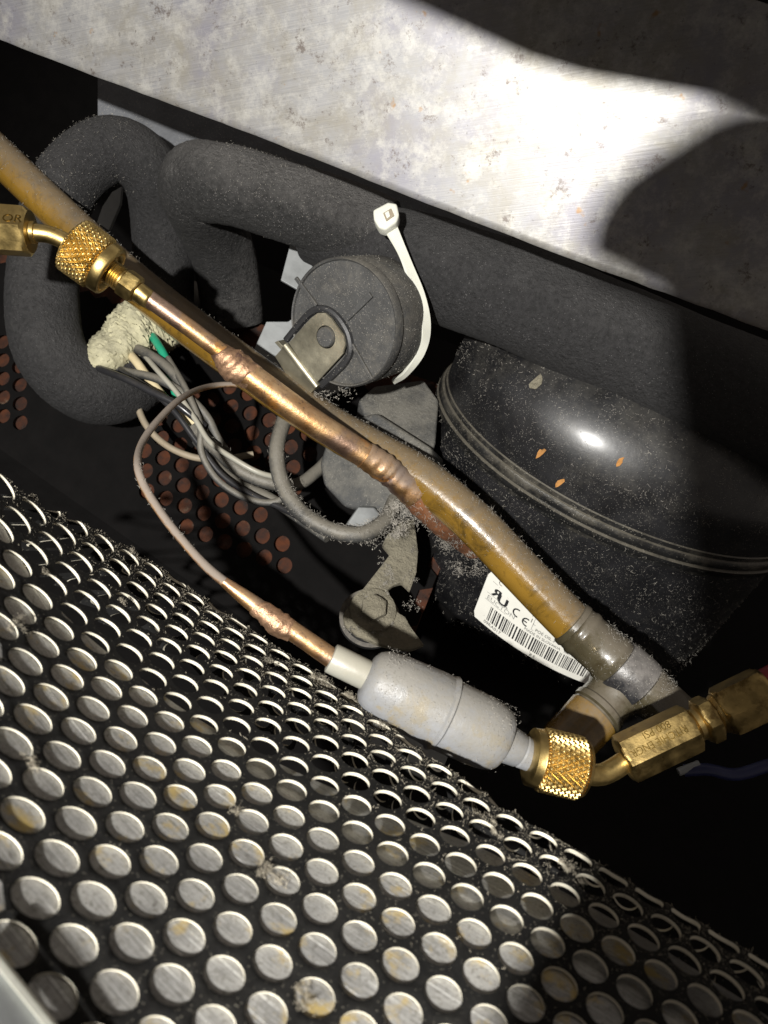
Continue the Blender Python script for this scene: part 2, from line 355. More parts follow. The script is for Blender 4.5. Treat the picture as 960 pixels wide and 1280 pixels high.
def knurl(name, p0, axis, length, rad, mat, parent, nd=28, rows=9, h=0.0005):
    ax = nz(axis); r = np.array([0.1, 0.2, 1.0]); u = nz(r-(r @ ax)*ax); w = np.cross(ax, u)
    seg = nd*6; nl = rows*6+1; vv = []; f = []
    tri = lambda x: 1-2*np.abs(x-np.floor(x)-0.5)
    a = np.linspace(0, 2*math.pi, seg, endpoint=False)
    for i in range(nl):
        y = i/(nl-1); s = a/(2*math.pi)*nd; q = y*rows
        g = np.minimum(tri(s+q*0.5), tri(s-q*0.5))*1.0
        g = np.minimum(g*1.6, 1)
        edge = min(1, min(y, 1-y)*12)
        rr = rad-h+h*1.6*g*edge-(1-edge)*h
        rr = rr-0.0010*(abs(y-0.5)*2)**10
        vv += list(np.asarray(p0)+ax*length*y+rr[:, None]*(np.cos(a)[:, None]*u+np.sin(a)[:, None]*w))
    for i in range(nl-1):
        for j in range(seg):
            k = (j+1) % seg; f.append((i*seg+j, i*seg+k, (i+1)*seg+k, (i+1)*seg+j))
    for i, s in ((0, 0), (nl-1, 1)):
        c = len(vv); vv.append(np.asarray(p0)+ax*length*s)
        for j in range(seg): f.append((c, i*seg+(j+1) % seg, i*seg+j))
    me = mesh_obj(name, vv, f, mat, parent, smooth=False); return me
def prism(name, outline, direction, thick, mat, parent=None, bev=0.0, smooth=False, hole=None, segs=2, fmat=None):
    bm = bmesh.new(); vs_ = [bm.verts.new(tuple(p)) for p in outline]
    fc = bm.faces.new(vs_)
    r = bmesh.ops.extrude_face_region(bm, geom=[fc]); d = Vector(nz(direction)*thick)
    for e in r['geom']:
        if isinstance(e, bmesh.types.BMVert): e.co += d
    bmesh.ops.recalc_face_normals(bm, faces=bm.faces)
    if bev: bmesh.ops.bevel(bm, geom=list(bm.edges), offset=bev, segments=segs, profile=0.6, affect='EDGES', clamp_overlap=True)
    bmesh.ops.triangulate(bm, faces=[f for f in bm.faces if len(f.verts) > 4])
    bm.verts.index_update()
    v = [tuple(x.co) for x in bm.verts]; f = [[x.index for x in q.verts] for q in bm.faces]; bm.free()
    return mesh_obj(name, v, f, mat, parent, smooth)
def text_geo(s, size, depth=0.0):
    cu = bpy.data.curves.new('lettering', 'FONT'); cu.body = s; cu.size = size; cu.extrude = depth; cu.resolution_u = 3
    o = bpy.data.objects.new('lettering', cu); col.objects.link(o); bpy.context.view_layer.update()
    me = o.evaluated_get(bpy.context.evaluated_depsgraph_get()).to_mesh()
    v = np.array([x.co[:] for x in me.vertices]) if len(me.vertices) else np.zeros((0, 3)); f = [tuple(q.vertices) for q in me.polygons]
    o.to_mesh_clear(); bpy.data.objects.remove(o); bpy.data.curves.remove(cu); return v, f
def lettering(name, s, size, origin, xdir, normal, mat, parent, depth=0.00006, stretch=1.0):
    v, f = text_geo(s, size, depth); x = nz(xdir); n = nz(normal); n = nz(n-(n @ x)*x); y = np.cross(n, x)
    w = np.asarray(origin)+v[:, :1]*stretch*x+v[:, 1:2]*y+v[:, 2:]*n
    return mesh_obj(name, w, f, mat, parent, smooth=False)
def fibre(mb, p, nrm, ln, rad, curl=1.0, mi=0, lift=0.5):
    t = rng.normal(0, 1, 3); t -= (t @ nrm)*nrm*(1-lift*0.4); t = nz(t+nrm*lift*rng.uniform(0, 1)); path = [np.asarray(p)]; d = t
    for k in range(4):
        d = nz(d+rng.normal(0, 0.6*curl, 3)); path.append(path[-1]+d*ln/4)
    path = np.array(path)+nrm*rad*0.6
    v, f = tube_geo(path, np.array([0.7, 1, 1, 0.8, 0.4])*rad, 3, False); mb.add(v, f, mi)
def clump(mb, c, nrm, size, count, rad=0.00009, mi=0):
    nrm = nz(nrm); subs = []
    for _ in range(7):
        o = rng.normal(0, size*0.5, 3); o -= (o @ nrm)*nrm*0.75; subs.append((np.asarray(c)+o, size*rng.uniform(0.10, 0.34)))
    for _ in range(count):
        b, w = subs[rng.integers(0, 7)]; o = rng.normal(0, w, 3); o -= (o @ nrm)*nrm*0.55
        fibre(mb, b+o, nrm, size*rng.uniform(0.2, 0.5), rad*rng.uniform(0.6, 1.5), 2.6, mi, 0.1)
    g = []
    for _ in range(count//2):
        b, w = subs[rng.integers(0, 7)]; o = rng.normal(0, w*0.9, 3); o -= (o @ nrm)*nrm*0.6; g.append(b+o)
    grains(mb, g, max(0.00008, size*0.045))
def grains(mb, pts, size):
    for p in pts:
        q = rng.normal(0, 1, (4, 3)); q /= np.linalg.norm(q, axis=1)[:, None]; s = size*rng.uniform(0.5, 1.5)
        mb.add(np.asarray(p)+q*s, [(0, 1, 2), (0, 2, 3), (0, 3, 1), (1, 3, 2)])

# ================================================================== SETTING: dark compartment
Cc = P(774, 568, 0.345)                                    # middle of the compressor's seam
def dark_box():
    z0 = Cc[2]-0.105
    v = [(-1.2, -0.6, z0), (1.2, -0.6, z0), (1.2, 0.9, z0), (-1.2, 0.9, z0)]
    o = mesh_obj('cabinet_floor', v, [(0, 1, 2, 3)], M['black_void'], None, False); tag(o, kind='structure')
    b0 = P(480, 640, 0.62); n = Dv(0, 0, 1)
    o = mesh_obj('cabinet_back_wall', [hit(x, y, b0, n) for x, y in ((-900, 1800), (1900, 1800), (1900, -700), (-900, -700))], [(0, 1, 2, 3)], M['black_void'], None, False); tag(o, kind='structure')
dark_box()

# ------------------------------------------------------------------ brushed plate overhead
PN = Dv(-0.29, -0.37, -0.88); PQ = P(665, 300, 0.246)
def plate():
    edge = [(-80, 18), (0, 50), (120, 96), (250, 143), (370, 189), (530, 253), (700, 319), (830, 366), (960, 414), (1060, 450)]
    rows = 26; nx = 60
    ex = np.interp(np.linspace(0, 1, nx), np.linspace(0, 1, len(edge)), [e[0] for e in edge]); ey = np.interp(ex, [e[0] for e in edge], [e[1] for e in edge])
    top = hit(480, 235, PQ, PN)
    updir = nz(hit(440, -150, PQ, PN)-hit(480, 235, PQ, PN))
    lo = np.array([hit(x, y, PQ, PN) for x, y in zip(ex, ey)])
    lo += rng.normal(0, 0.00010, (nx, 1))*updir
    v = []; uv = []; xd = nz(lo[-1]-lo[0])
    ups = np.concatenate([[0, 0.0006], np.linspace(0.0025, 0.085, rows-2)])
    for s in ups:
        for i in range(nx):
            q = lo[i]+updir*s
            wob = -0.0004 if s == 0 else 0.0
            v.append(q+PN*wob); uv.append(((q-lo[0]) @ xd, (q-lo[0]) @ updir))
    f = [(r*nx+i, r*nx+i+1, (r+1)*nx+i+1, (r+1)*nx+i) for r in range(rows-1) for i in range(nx-1)]
    k = len(v); TH = 0.0016
    v += [np.asarray(p)-PN*TH for p in v]; uv += uv; f2 = [tuple(j+k for j in q[::-1]) for q in f]
    e = [(i+1, i, k+i, k+i+1) for i in range(nx-1)]
    t = (rows-1)*nx; e2 = [(t+i, t+i+1, k+t+i+1, k+t+i) for i in range(nx-1)]
    sd = [(r*nx, (r+1)*nx, k+(r+1)*nx, k+r*nx) for r in range(rows-1)]+[((r+1)*nx+nx-1, r*nx+nx-1, k+r*nx+nx-1, k+(r+1)*nx+nx-1) for r in range(rows-1)]
    o = mesh_obj('metal_plate', v, f+f2+e+e2+sd, [M['plate'], M['rimcut']], None, True, [0]*(len(f)*2)+[1]*len(e)+[0]*(len(e2)+len(sd)), uv)
    tag(o, 'brushed steel plate with pits and stains slanting across the top of the photo', 'metal plate')
plate()

# slate panel behind the pipes
def back_panel():
    t = thing('back_panel', 'dark slate grey panel behind the black foam pipes, below the brushed plate', 'panel', P(300, 180, 0.37))
    n = Dv(0.05, -0.1, -1); q = P(300, 180, 0.37)
    prism('sheet', [hit(x, y, q, n) for x, y in ((122, 30), (122, 182), (230, 215), (540, 330), (640, 330), (640, 150), (400, 60))], -n, 0.002, M['slate'], t, 0.0003)
back_panel()

# ------------------------------------------------------------------ perforated sheet (lattice measured on the photo, bent in depth)
PITCH = 0.0082
GR = np.array([[0.83816, -0.46581, -0.28374], [0.40054, 0.17258, 0.89988], [-0.3702, -0.86789, 0.33122]]); GO = np.array([-1.50264, 8.56138, 16.71341])
GH = [-1.49915, 2.79138, -0.2032, 0.77083, -1.58637, 2.28653, -1.25626]; GT = [(2, 0), (1, 1), (0, 2), (3, 0), (2, 1), (1, 2), (0, 3)]
CT = [(0, 0), (0, 1), (0, 2), (0, 3), (1, 0), (1, 1), (1, 2), (2, 0), (2, 1), (3, 0)]
CC = np.array([[6.161, 2.602], [7.195, 5.773], [-15.462, -4.26], [-20.295, -12.431], [16.434, 6.963], [39.259, 18.825], [28.101, 10.795], [-7.71, -0.711], [10.522, 9.516], [-16.022, -4.991]])
S3 = math.sqrt(3)/2
CREST = None
def base_S(U, V):
    U = np.asarray(U, float); V = np.asarray(V, float); u = np.clip(U, -19, 12)/10; v = np.clip(V, -10, 7)/10
    h = sum(c*u**i*v**j for c, (i, j) in zip(GH, GT))
    X = np.stack([U, V, h], -1) @ GR.T+GO
    uc = np.clip(U, -14.5, 8.5)/10; vc = np.clip(V, -8, 5)/10
    r = sum(c*((uc**i*vc**j)[..., None]) for c, (i, j) in zip(CC, CT))
    X[..., :2] += r*X[..., 2:]/F
    return np.stack([X[..., 0], -X[..., 1], X[..., 2]], -1)*PITCH      # camera axes, y up
def crest_table():
    lx = [-300, -50, 5, 105, 200, 300, 408, 500, 620, 800, 950, 1050, 1300]; ly = [330, 522, 566, 640, 701, 772, 844, 914, 998, 1108, 1192, 1255, 1410]
    us = np.linspace(-22, 14, 73); out = []
    for u in us:
        v = np.linspace(4, -14, 361); c = base_S(np.full_like(v, u), v); x = 480+F*c[:, 0]/c[:, 2]; y = 640-F*c[:, 1]/c[:, 2]
        bad = np.where((y < np.interp(x, lx, ly)+7) | (v < -11))[0]
        out.append(v[bad[0]])
    out = np.array(out); k = np.ones(5)/5; sm = np.convolve(np.pad(out, 2, 'edge'), k, 'valid')
    return us, sm
def crest(U): return np.interp(U, *CREST)
def S(U, V):
    U = np.asarray(U, float); V = np.asarray(V, float); vc = crest(U); over = np.maximum(vc-V, 0)
    Vb = np.maximum(V, vc); p = base_S(U, Vb); e = 0.05
    T = (base_S(U, Vb-0)-base_S(U, Vb+e)); T /= np.linalg.norm(T, axis=-1)[..., None]
    Ux = base_S(U+e, Vb)-base_S(U-e, Vb); Nn = np.cross(Ux, T); Nn /= np.linalg.norm(Nn, axis=-1)[..., None]
    Nn = np.where(((Nn*p).sum(-1) > 0)[..., None], -Nn, Nn)
    r = 0.55*PITCH; L_ = over*PITCH; ang = np.minimum(L_/r, 1.5); rest = np.maximum(L_-1.5*r, 0)
    q = p+T*(r*np.sin(ang)+rest*np.cos(1.5))[..., None]-Nn*(r*(1-np.cos(ang))+rest*np.sin(1.5))[..., None]
    n2 = Nn*np.cos(ang)[..., None]+T*np.sin(ang)[..., None]
    return q, n2
CREST = crest_table()
def project(c): return 480+F*c[..., 0]/c[..., 2], 640-F*c[..., 1]/c[..., 2]
CELLS = []
def grille():
    verts = []; faces = []; fm = []; idx = {}
    SEG = 24; HR = 0.415; th = 2*math.pi*np.arange(SEG)/SEG
    hexr = 0.5/np.cos(((th+math.pi/6) % (math.pi/3))-math.pi/6)
    U_all = []; V_all = []; meta = []
    for d in range(-15, 12):
        for ssum in range(-40, 34):
            if (ssum+d) % 2: continue
            U, V = ssum/2, d*S3
            if V < crest(U)-3.2: continue
            if not (-19 < U < 13 and V < 8.5): continue
            q, n = S(U, V); x, y = project(q)
            if q[2] < 0.07 or not (-22 < x < 1060 and y < 1390 and y > 480): continue
            CELLS.append((U, V)); meta.append((U, V))
    T_ = None
    key = {}
    def vid(U, V, lvl):
        k = (round(U, 3), round(V, 3), lvl)
        if k not in key: key[k] = len(U_all); U_all.append(U); V_all.append(V); verts.append(lvl)
        return key[k]
    for U, V in meta:
        outer = [vid(U+hexr[i]*math.cos(th[i]), V+hexr[i]*math.sin(th[i]), 0) for i in range(SEG)]
        obot = [vid(U+hexr[i]*math.cos(th[i]), V+hexr[i]*math.sin(th[i]), 2) for i in range(SEG)]
        jr = HR*(1+rng.normal(0, 0.012))
        inn = [vid(U+jr*math.cos(a), V+jr*math.sin(a), 0) for a in th]
        ch = [vid(U+(jr-0.018)*math.cos(a), V+(jr-0.018)*math.sin(a), 1) for a in th]
        bot = [vid(U+(jr-0.018)*math.cos(a), V+(jr-0.018)*math.sin(a), 2) for a in th]
        for i in range(SEG):
            j = (i+1) % SEG
            faces.append((outer[i], outer[j], inn[j], inn[i])); fm.append(0)
            faces.append((inn[i], inn[j], ch[j], ch[i])); fm.append(0)
            faces.append((ch[i], ch[j], bot[j], bot[i])); fm.append(1)
            faces.append((bot[i], bot[j], obot[j], obot[i])); fm.append(0)
    q, n = S(np.array(U_all), np.array(V_all)); lvl = np.array(verts)
    T_ = PITCH*(0.055+0.065*np.clip((0.5-np.array(V_all))/4, 0, 1)); off = np.where(lvl == 0, 0, np.where(lvl == 1, 0.22*T_, T_))
    w = W(q-n*off[:, None])
    o = mesh_obj('perforated_sheet', w, faces, [M['mesh_black'], M['rimcut']], None, True, fm)
    tag(o, 'black perforated sheet with rows of round holes and pale cut edges, lower left', 'perforated sheet')
    # aluminium sheet behind the holes
    us = np.linspace(-19, 13, 90); vs2 = np.linspace(0, 1, 40); vv = []; uv = []
    for u in us:
        vend = -1.2+(-4.6)*np.clip((u+11)/13, 0, 1)
        for s in vs2:
            v = 8.5+(vend-8.5)*s
            g = 0.075+0.07*np.clip((0.5-v)/4, 0, 1)+0.9*np.clip((-2.3-v)/4, 0, 1)
            q, n = S(u, v); vv.append(W(q-n*g*PITCH)); uv.append((u, v))
    nv = len(vs2); fa = [(i*nv+j, i*nv+j+1, (i+1)*nv+j+1, (i+1)*nv+j) for i in range(len(us)-1) for j in range(nv-1)]
    wv = np.array(vv); cc = (wv-CAMLOC) @ B; px_, py_ = project(cc)
    okv = (cc[:, 2] > 0.062) & (px_ > -130) & (px_ < 1100) & (py_ < 1420)
    fa = [q for q in fa if all(okv[i] for i in q)]
    used = sorted({i for q in fa for i in q}); mp_ = {o_: k_ for k_, o_ in enumerate(used)}
    fa = [tuple(mp_[i] for i in q) for q in fa]; vv = [vv[i] for i in used]; uv = [uv[i] for i in used]
    o = mesh_obj('aluminium_sheet', vv, fa, M['alu'], None, True, None, uv)
    tag(o, 'scratched bare aluminium sheet seen through the holes of the black perforated sheet', 'metal sheet')
grille()
# pale trim at the lower left corner
def trim():
    t = thing('metal_trim', 'pale metal trim strip in the bottom left corner of the photo', 'metal trim', P(20, 1250, 0.085))
    gu, gv = np.meshgrid(np.linspace(-12, 4, 90), np.linspace(0, 9, 60)); sp, _ = S(gu.ravel(), gv.ravel()); sx, sy = project(sp)
    def on_sheet(x, y, lift): i = np.argmin((sx-x)**2+(sy-y)**2); return P(x, y, sp[i, 2]-lift)
    a, b = on_sheet(-20, 1165, 0.0015), on_sheet(110, 1326, 0.0015); d = nz(on_sheet(-5, 1300, 0.001)-on_sheet(40, 1240, 0.001)); n = Dv(0.3, 0.3, -0.9)
    prism('lip', [a, b, b+d*0.0016, a+d*0.0016], n, 0.0012, M['nylon'], t, 0.0003)
    prism('flat_strip', [a+d*0.0017, b+d*0.0017, b+d*0.008, a+d*0.008], -n, 0.001, M['galv'], t, 0.0002)
trim()

# ------------------------------------------------------------------ compressor
CA, CB = 0.0869, 0.0653
def shell_pt(phi, z, k=1.0, off=0.0):
    x, y = CA*k*math.cos(phi), CB*k*math.sin(phi)
    nx, ny = CB*math.cos(phi), CA*math.sin(phi); l = math.hypot(nx, ny)
    return np.array([Cc[0]+x+nx/l*off, Cc[1]+y+ny/l*off, Cc[2]+z])
def ray_shell(px, py, off=0.0):
    r = P(px, py, 1.0)-CAM; o = CAM-Cc; a, b = CA*LOWK+off, CB*LOWK+off
    A = (r[0]/a)**2+(r[1]/b)**2; Bq = 2*(o[0]*r[0]/a**2+o[1]*r[1]/b**2); Cq = (o[0]/a)**2+(o[1]/b)**2-1
    t = (-Bq-math.sqrt(Bq*Bq-4*A*Cq))/(2*A); p = CAM+t*r
    return math.atan2((p[1]-Cc[1])/b, (p[0]-Cc[0])/a), p[2]-Cc[2]
LOWK = 0.955
def shell_loft(prof, seg=140):
    v = []; f = []
    for z, k in prof:
        for j in range(seg): v.append(shell_pt(2*math.pi*j/seg, z, k))
    for i in range(len(prof)-1):
        for j in range(seg): f.append((i*seg+j, i*seg+(j+1) % seg, (i+1)*seg+(j+1) % seg, (i+1)*seg+j))
    f.append(tuple(range(seg))[::-1]); n = (len(prof)-1)*seg; f.append(tuple(range(n, n+seg)))
    return v, f
def compressor():
    t = thing('compressor', 'black hermetic compressor with domed lid and white rating label', 'compressor', Cc-np.array([0, 0, 0.1]))
    lid = [(0.0045, 0.975)]
    for s in np.linspace(0, 1, 18):
        a = s*math.pi/2
        lid.append((0.018+0.042*math.sin(a), 0.975*(1-(1-math.cos(a))**1.0) if s < 1 else 0.02))
    mesh_obj('lid', *shell_loft(lid), M['shell'], t)
    rim = [(-0.0062, 0.953), (-0.0060, 0.972), (-0.0042, 0.974), (-0.0036, 0.992), (-0.0028, 1.002), (-0.0006, 1.004), (0.0000, 0.990), (0.0008, 1.0), (0.0028, 1.001), (0.0040, 0.994), (0.0044, 0.983), (0.0062, 0.982), (0.0068, 0.972)]
    mesh_obj('seam_flange', *shell_loft(rim), M['shell_rim'], t)
    low = [(-0.0034, LOWK), (-0.02, LOWK), (-0.045, LOWK), (-0.064, LOWK*0.995), (-0.074, LOWK*0.975), (-0.082, LOWK*0.93), (-0.088, LOWK*0.85), (-0.092, LOWK*0.7), (-0.093, 0.3)]
    mesh_obj('lower_shell', *shell_loft(low), M['shell'], t)
    # rating label wrapped on the wall
    c = {k: ray_shell(*q) for k, q in dict(tl=(612, 711), bl=(591, 768), br=(727, 852)).items()}
    ph0, z0 = c['bl']; ph1, z1 = c['br']; phT, zT = c['tl']
    def lp(s, q, off):                     # s along 0..1 (left->right), q up 0..1
        ph = ph0+(ph1-ph0)*s+(phT-ph0)*q*0.9; z = z0+(z1-z0)*s+(zT-z0)*q
        x = shell_pt(ph, z, LOWK, off); return x
    ns, nq = 40, 10; v = []; f = []
    def inset(s, q): return s, q
    SM = 1.12
    for i in range(ns+1):
        for j in range(nq+1):
            s, q = i/ns*SM, j/nq
            if i == 0: s += 0.02*(max(0, 1-q/0.10)**2+max(0, (q-0.9)/0.1)**2)
            v.append(lp(s, q, 0.00025))
    for i in range(ns):
        for j in range(nq): a = i*(nq+1)+j; f.append((a, a+nq+1, a+nq+2, a+1))
    lab = mesh_obj('rating_label', v, f, M['paper'], t); lab['label'] = 'white paper rating label with barcode and approval marks'
    asp = np.linalg.norm(lp(0, 1, 0)-lp(0, 0, 0))/np.linalg.norm(lp(1, 0, 0)-lp(0, 0, 0))
    def ltext(name, s, s0, q0, hq, mat=M['ink'], wid=1.0, sc=None):
        tv, tf = text_geo(s, 1.0)
        k = hq/0.72
        if not len(tv): return
        pts = [lp(s0+x*k*asp*wid, q0+y*k, 0.00042) for x, y, _ in tv]
        mesh_obj(name, pts, tf, mat, lab, False)
    def lrect(mb, s0, s1, q0, q1): mb.add([lp(s0, q0, 0.0004), lp(s1, q0, 0.0004), lp(s1, q1, 0.0004), lp(s0, q1, 0.0004)], [(0, 1, 2, 3)])
    bars = MB(); s = 0.115; n = 0
    rr = random.Random(3)
    while s < 1.0:
        w = rr.choice([0.0055, 0.0055, 0.009, 0.013]); lrect(bars, s, s+w, 0.13+0.0, 0.42); s += w+rr.choice([0.0065, 0.0065, 0.010, 0.015])
    bars.build('barcode', M['ink'], lab, False)
    tv, tf = text_geo('R', 1.0); tv2, tf2 = text_geo('U', 1.0); k = 0.17/0.72; x1 = tv[:, 0].max()   # mirrored R of the component mark
    for name, cv, cf, s0, q0, fl in (('approval_mark', tv, tf, 0.075, 0.63, True), ('approval_mark', tv2, tf2, 0.130, 0.585, False)):
        vv = []; ff = []
        for j, (dx, dy) in enumerate(((0, 0), (0.005, 0.0), (0.010, 0.004), (0.004, 0.008))):
            b0 = len(vv); vv += [lp(s0+dx+((x1-x) if fl else x)*k*asp*1.2, q0+dy+y*k, 0.00040+0.00001*j) for x, y, _ in cv]; ff += [tuple(i+b0 for i in q) for q in cf]
        mesh_obj(name, vv, ff, M['ink'], lab, False)
    def larc(mb, cx, cy, rad, w, a0, a1):
        th = np.linspace(math.radians(a0), math.radians(a1), 18)
        pts = [lp(cx+rr_*math.cos(a)*asp, cy+rr_*math.sin(a), 0.0004) for a in th for rr_ in (rad-w, rad)]
        mb.add(pts, [(2*i, 2*i+1, 2*i+3, 2*i+2) for i in range(17)])
    mb = MB(); larc(mb, 0.315, 0.655, 0.085, 0.026, 70, 290); larc(mb, 0.405, 0.605, 0.085, 0.026, 70, 290); lrect(mb, 0.372, 0.408, 0.593, 0.617)
    mb.build('conformity_mark', M['ink'], lab, False)
    ltext('lettering', 'us', 0.205, 0.585, 0.05)
    ltext('lettering', 'EUCTON', 0.055, 0.50, 0.085, M['ink_grey'], 1.15)
    mb = MB()
    for q0 in (0.475, 0.61): lrect(mb, 0.045, 0.235, q0, q0+0.008)
    lrect(mb, 0.455, 0.95, 0.645, 0.655); lrect(mb, 0.455, 0.95, 0.53, 0.54); lrect(mb, 0.453, 0.457, 0.53, 0.82); lrect(mb, 0.055, 0.10, 0.86, 0.868)
    mb.build('ruled_box', M['ink_grey'], lab, False)
    ltext('lettering', '09RA0?7'.replace('?', '1'), 0.10, 0.045, 0.065)
    ltext('lettering', 'POE OIL 3', 0.485, 0.55, 0.06); ltext('lettering', 'MADE IN SLOVAKIA', 0.405, 0.455, 0.055); ltext('lettering', 'NO STAR', 0.75, 0.455, 0.055)
    ltext('lettering', '1.', 0.42, 0.66, 0.09); ltext('lettering', '8 E', 0.52, 0.03, 0.06); ltext('lettering', 'C', 0.10, 0.90, 0.08)
    # foot bracket with bolt
    fn = nz(0.62*UZW+0.38*Dv(-0.15, -0.1, -1)); fq = P(470, 770, 0.292)
    out = [(517, 640), (523, 690), (521, 715), (513, 738), (503, 728), (492, 731), (485, 737), (490, 748), (497, 765), (507, 771), (514, 784), (531, 806), (515, 812), (495, 811), (470, 804), (446, 793), (431, 781), (429, 767), (437, 756), (452, 738), (470, 715), (488, 692), (478, 680), (484, 668), (496, 648)]
    prism('foot_bracket', [hit(x, y, fq, fn) for x, y in out], -fn, 0.0032, M['dirt'], t, 0.0008)['label'] = 'dirt caked steel foot bracket with a bolt'
    bc = hit(466, 763, fq, fn); br = t.children[-1]
    lathe('washer', bc-fn*0.0005, fn, [(0, 0.0088), (0.0016, 0.0088), (0.0019, 0.0082), (0.0020, 0.004)], M['dirt'], br)
    lathe('bolt_head', bc+fn*0.0012, fn, hexp(0, 0.0036, 0.0045), M['dirt'], br)
    lathe('rubber_grommet', bc-fn*0.012, fn, [(0, 0.0105), (0.001, 0.0118), (0.004, 0.0120), (0.0045, 0.0105), (0.0085, 0.0105)], M['rubber'], br)
    return t
UZW = np.array([0, 0, 1.0])
COMP = compressor()

def flakes():
    spots = [((676, 566), 9, 'orange curled rust flake nearest the lid seam on the black dome', (0.5, 0.22, 0.04)), ((775, 577), 7, 'small orange rust flake just below the bright glint on the dome', None),
             ((699, 604), 8, 'pale orange flake on the dusty seam line of the compressor lid', None), ((671, 479), 13, 'grey brown dust flake high on the left of the compressor dome', None)]
    def on_lid(px, py):
        r = P(px, py, 1.0)-CAM; best = None
        for d in np.linspace(0.25, 0.40, 1500):
            p = CAM+r*d; z = p[2]-Cc[2]
            if z < 0: continue
            s = math.hypot((p[0]-Cc[0])/CA, (p[1]-Cc[1])/CB)/0.975
            if z <= 0.018: ok = s <= 1
            else:
                q = min(1, (z-0.018)/0.042); ok = s <= math.sqrt(max(0, 1-q*q))
            if ok: return p
        return p
    for (xy, sz, lab, _) in spots:
        p = on_lid(*xy); n = nz((p-Cc)/np.array([CA, CB, 0.052])**1.5); s = sz*0.29/F
        u = nz(np.cross(n, Dv(1, -1, 0))); w = np.cross(n, u); vv = []; ff = []
        for i in range(9):
            a = 2*math.pi*i/9; r = s*rng.uniform(0.35, 1.0); vv.append(p+n*(0.0001+rng.uniform(0, 0.0007))+u*math.cos(a)*r*1.3+w*math.sin(a)*r*0.6)
        vv.append(p+n*0.0003); ff = [(9, i, (i+1) % 9) for i in range(9)]
        k = len(vv); vv += [q+n*0.0003 for q in vv]; ff += [(k+9, k+(i+1) % 9, k+i) for i in range(9)]+[(i, (i+1) % 9, k+(i+1) % 9, k+i) for i in range(9)]
        tag(mesh_obj('rust_flake', vv, ff, M['flake'] if sz < 12 else M['dirt'], None, False), lab, 'rust flake', 'flakes on the compressor lid')
flakes()

# terminal cover on the compressor's left end
def cover():
    t = thing('terminal_cover', 'dusty grey plastic terminal cover left of the compressor, behind the amber tube', 'terminal cover', P(470, 600, 0.33))
    d = Dv(0.25, 0.35, 1)
    q = P(440, 590, 0.312); n = Dv(-0.25, 0.10, -1)
    prism('cover', [hit(x, y, q, n) for x, y in ((406, 556), (425, 528), (470, 515), (540, 560), (540, 640), (486, 652), (462, 640), (430, 634), (404, 606), (399, 580))], -n, 0.03, M['cover'], t, 0.0022, True, segs=3)
    q = P(500, 520, 0.322); n = nz(0.75*UZW+0.5*Dv(-0.2, 0, -1))
    prism('cover_top', [hit(x, y, q, n) for x, y in ((448, 500), (468, 482), (530, 474), (549, 500), (545, 553), (530, 600), (470, 560))], -n, 0.02, M['cover'], t, 0.0015, True, segs=3)
    q = P(465, 645, 0.300)
    # small clamp under the cover
    prism('clamp', [P(430, 660, 0.300), P(448, 634, 0.302), P(468, 635, 0.304), P(475, 643, 0.304), P(462, 658, 0.300), P(440, 663, 0.298)], Dv(0, 0.2, 1), 0.004, M['galv'], t, 0.0008, True)
cover()

# ------------------------------------------------------------------ foam pipe insulation
def foam_pipes():
    t = thing('foam_pipe', 'arched black foam pipe insulation looping over at the left', 'insulated pipe', P(80, 480, 0.33))
    tube('foam_sleeve', pp((172, 470, 0.352), (146, 486, 0.344), (114, 486, 0.337), (82, 466, 0.332), (60, 430, 0.33), (54, 370, 0.33), (60, 300, 0.335), (84, 228, 0.336), (138, 187, 0.338), (186, 214, 0.345), (203, 290, 0.36), (205, 420, 0.372)), [0.0150, 0.0150, 0.0150, 0.0150, 0.0150, 0.0148, 0.0144, 0.0138, 0.0136, 0.0136, 0.014, 0.014], M['foam'], t, 72, 22, True, 0.035)
    t = thing('foam_pipe', 'dusty black foam pipe running from its rounded left end to the nylon tie', 'insulated pipe', P(300, 240, 0.31))
    tube('foam_sleeve', pp((290, 400, 0.385), (286, 350, 0.375), (268, 290, 0.355), (247, 240, 0.325), (258, 228, 0.315), (285, 232, 0.31), (350, 250, 0.308), (420, 273, 0.306), (478, 300, 0.304)), [0.0150, 0.015, 0.0155, 0.0160, 0.0158, 0.0152, 0.0152, 0.0152, 0.0154], M['foam_dusty'], t, 80, 26, True, 0.04)
    t = thing('foam_pipe', 'wide smooth black foam pipe running right from the nylon tie under the plate', 'insulated pipe', P(700, 390, 0.29))
    tube('foam_sleeve', pp((400, 283, 0.318), (460, 306, 0.308), (540, 335, 0.300), (640, 370, 0.293), (760, 422, 0.288), (880, 474, 0.284), (1010, 530, 0.28), (1120, 580, 0.278)), [0.0156, 0.0160, 0.0190, 0.0196, 0.0200, 0.0204, 0.0206, 0.0206], M['foam'], t, 80, 22, True, 0.022)
foam_pipes()

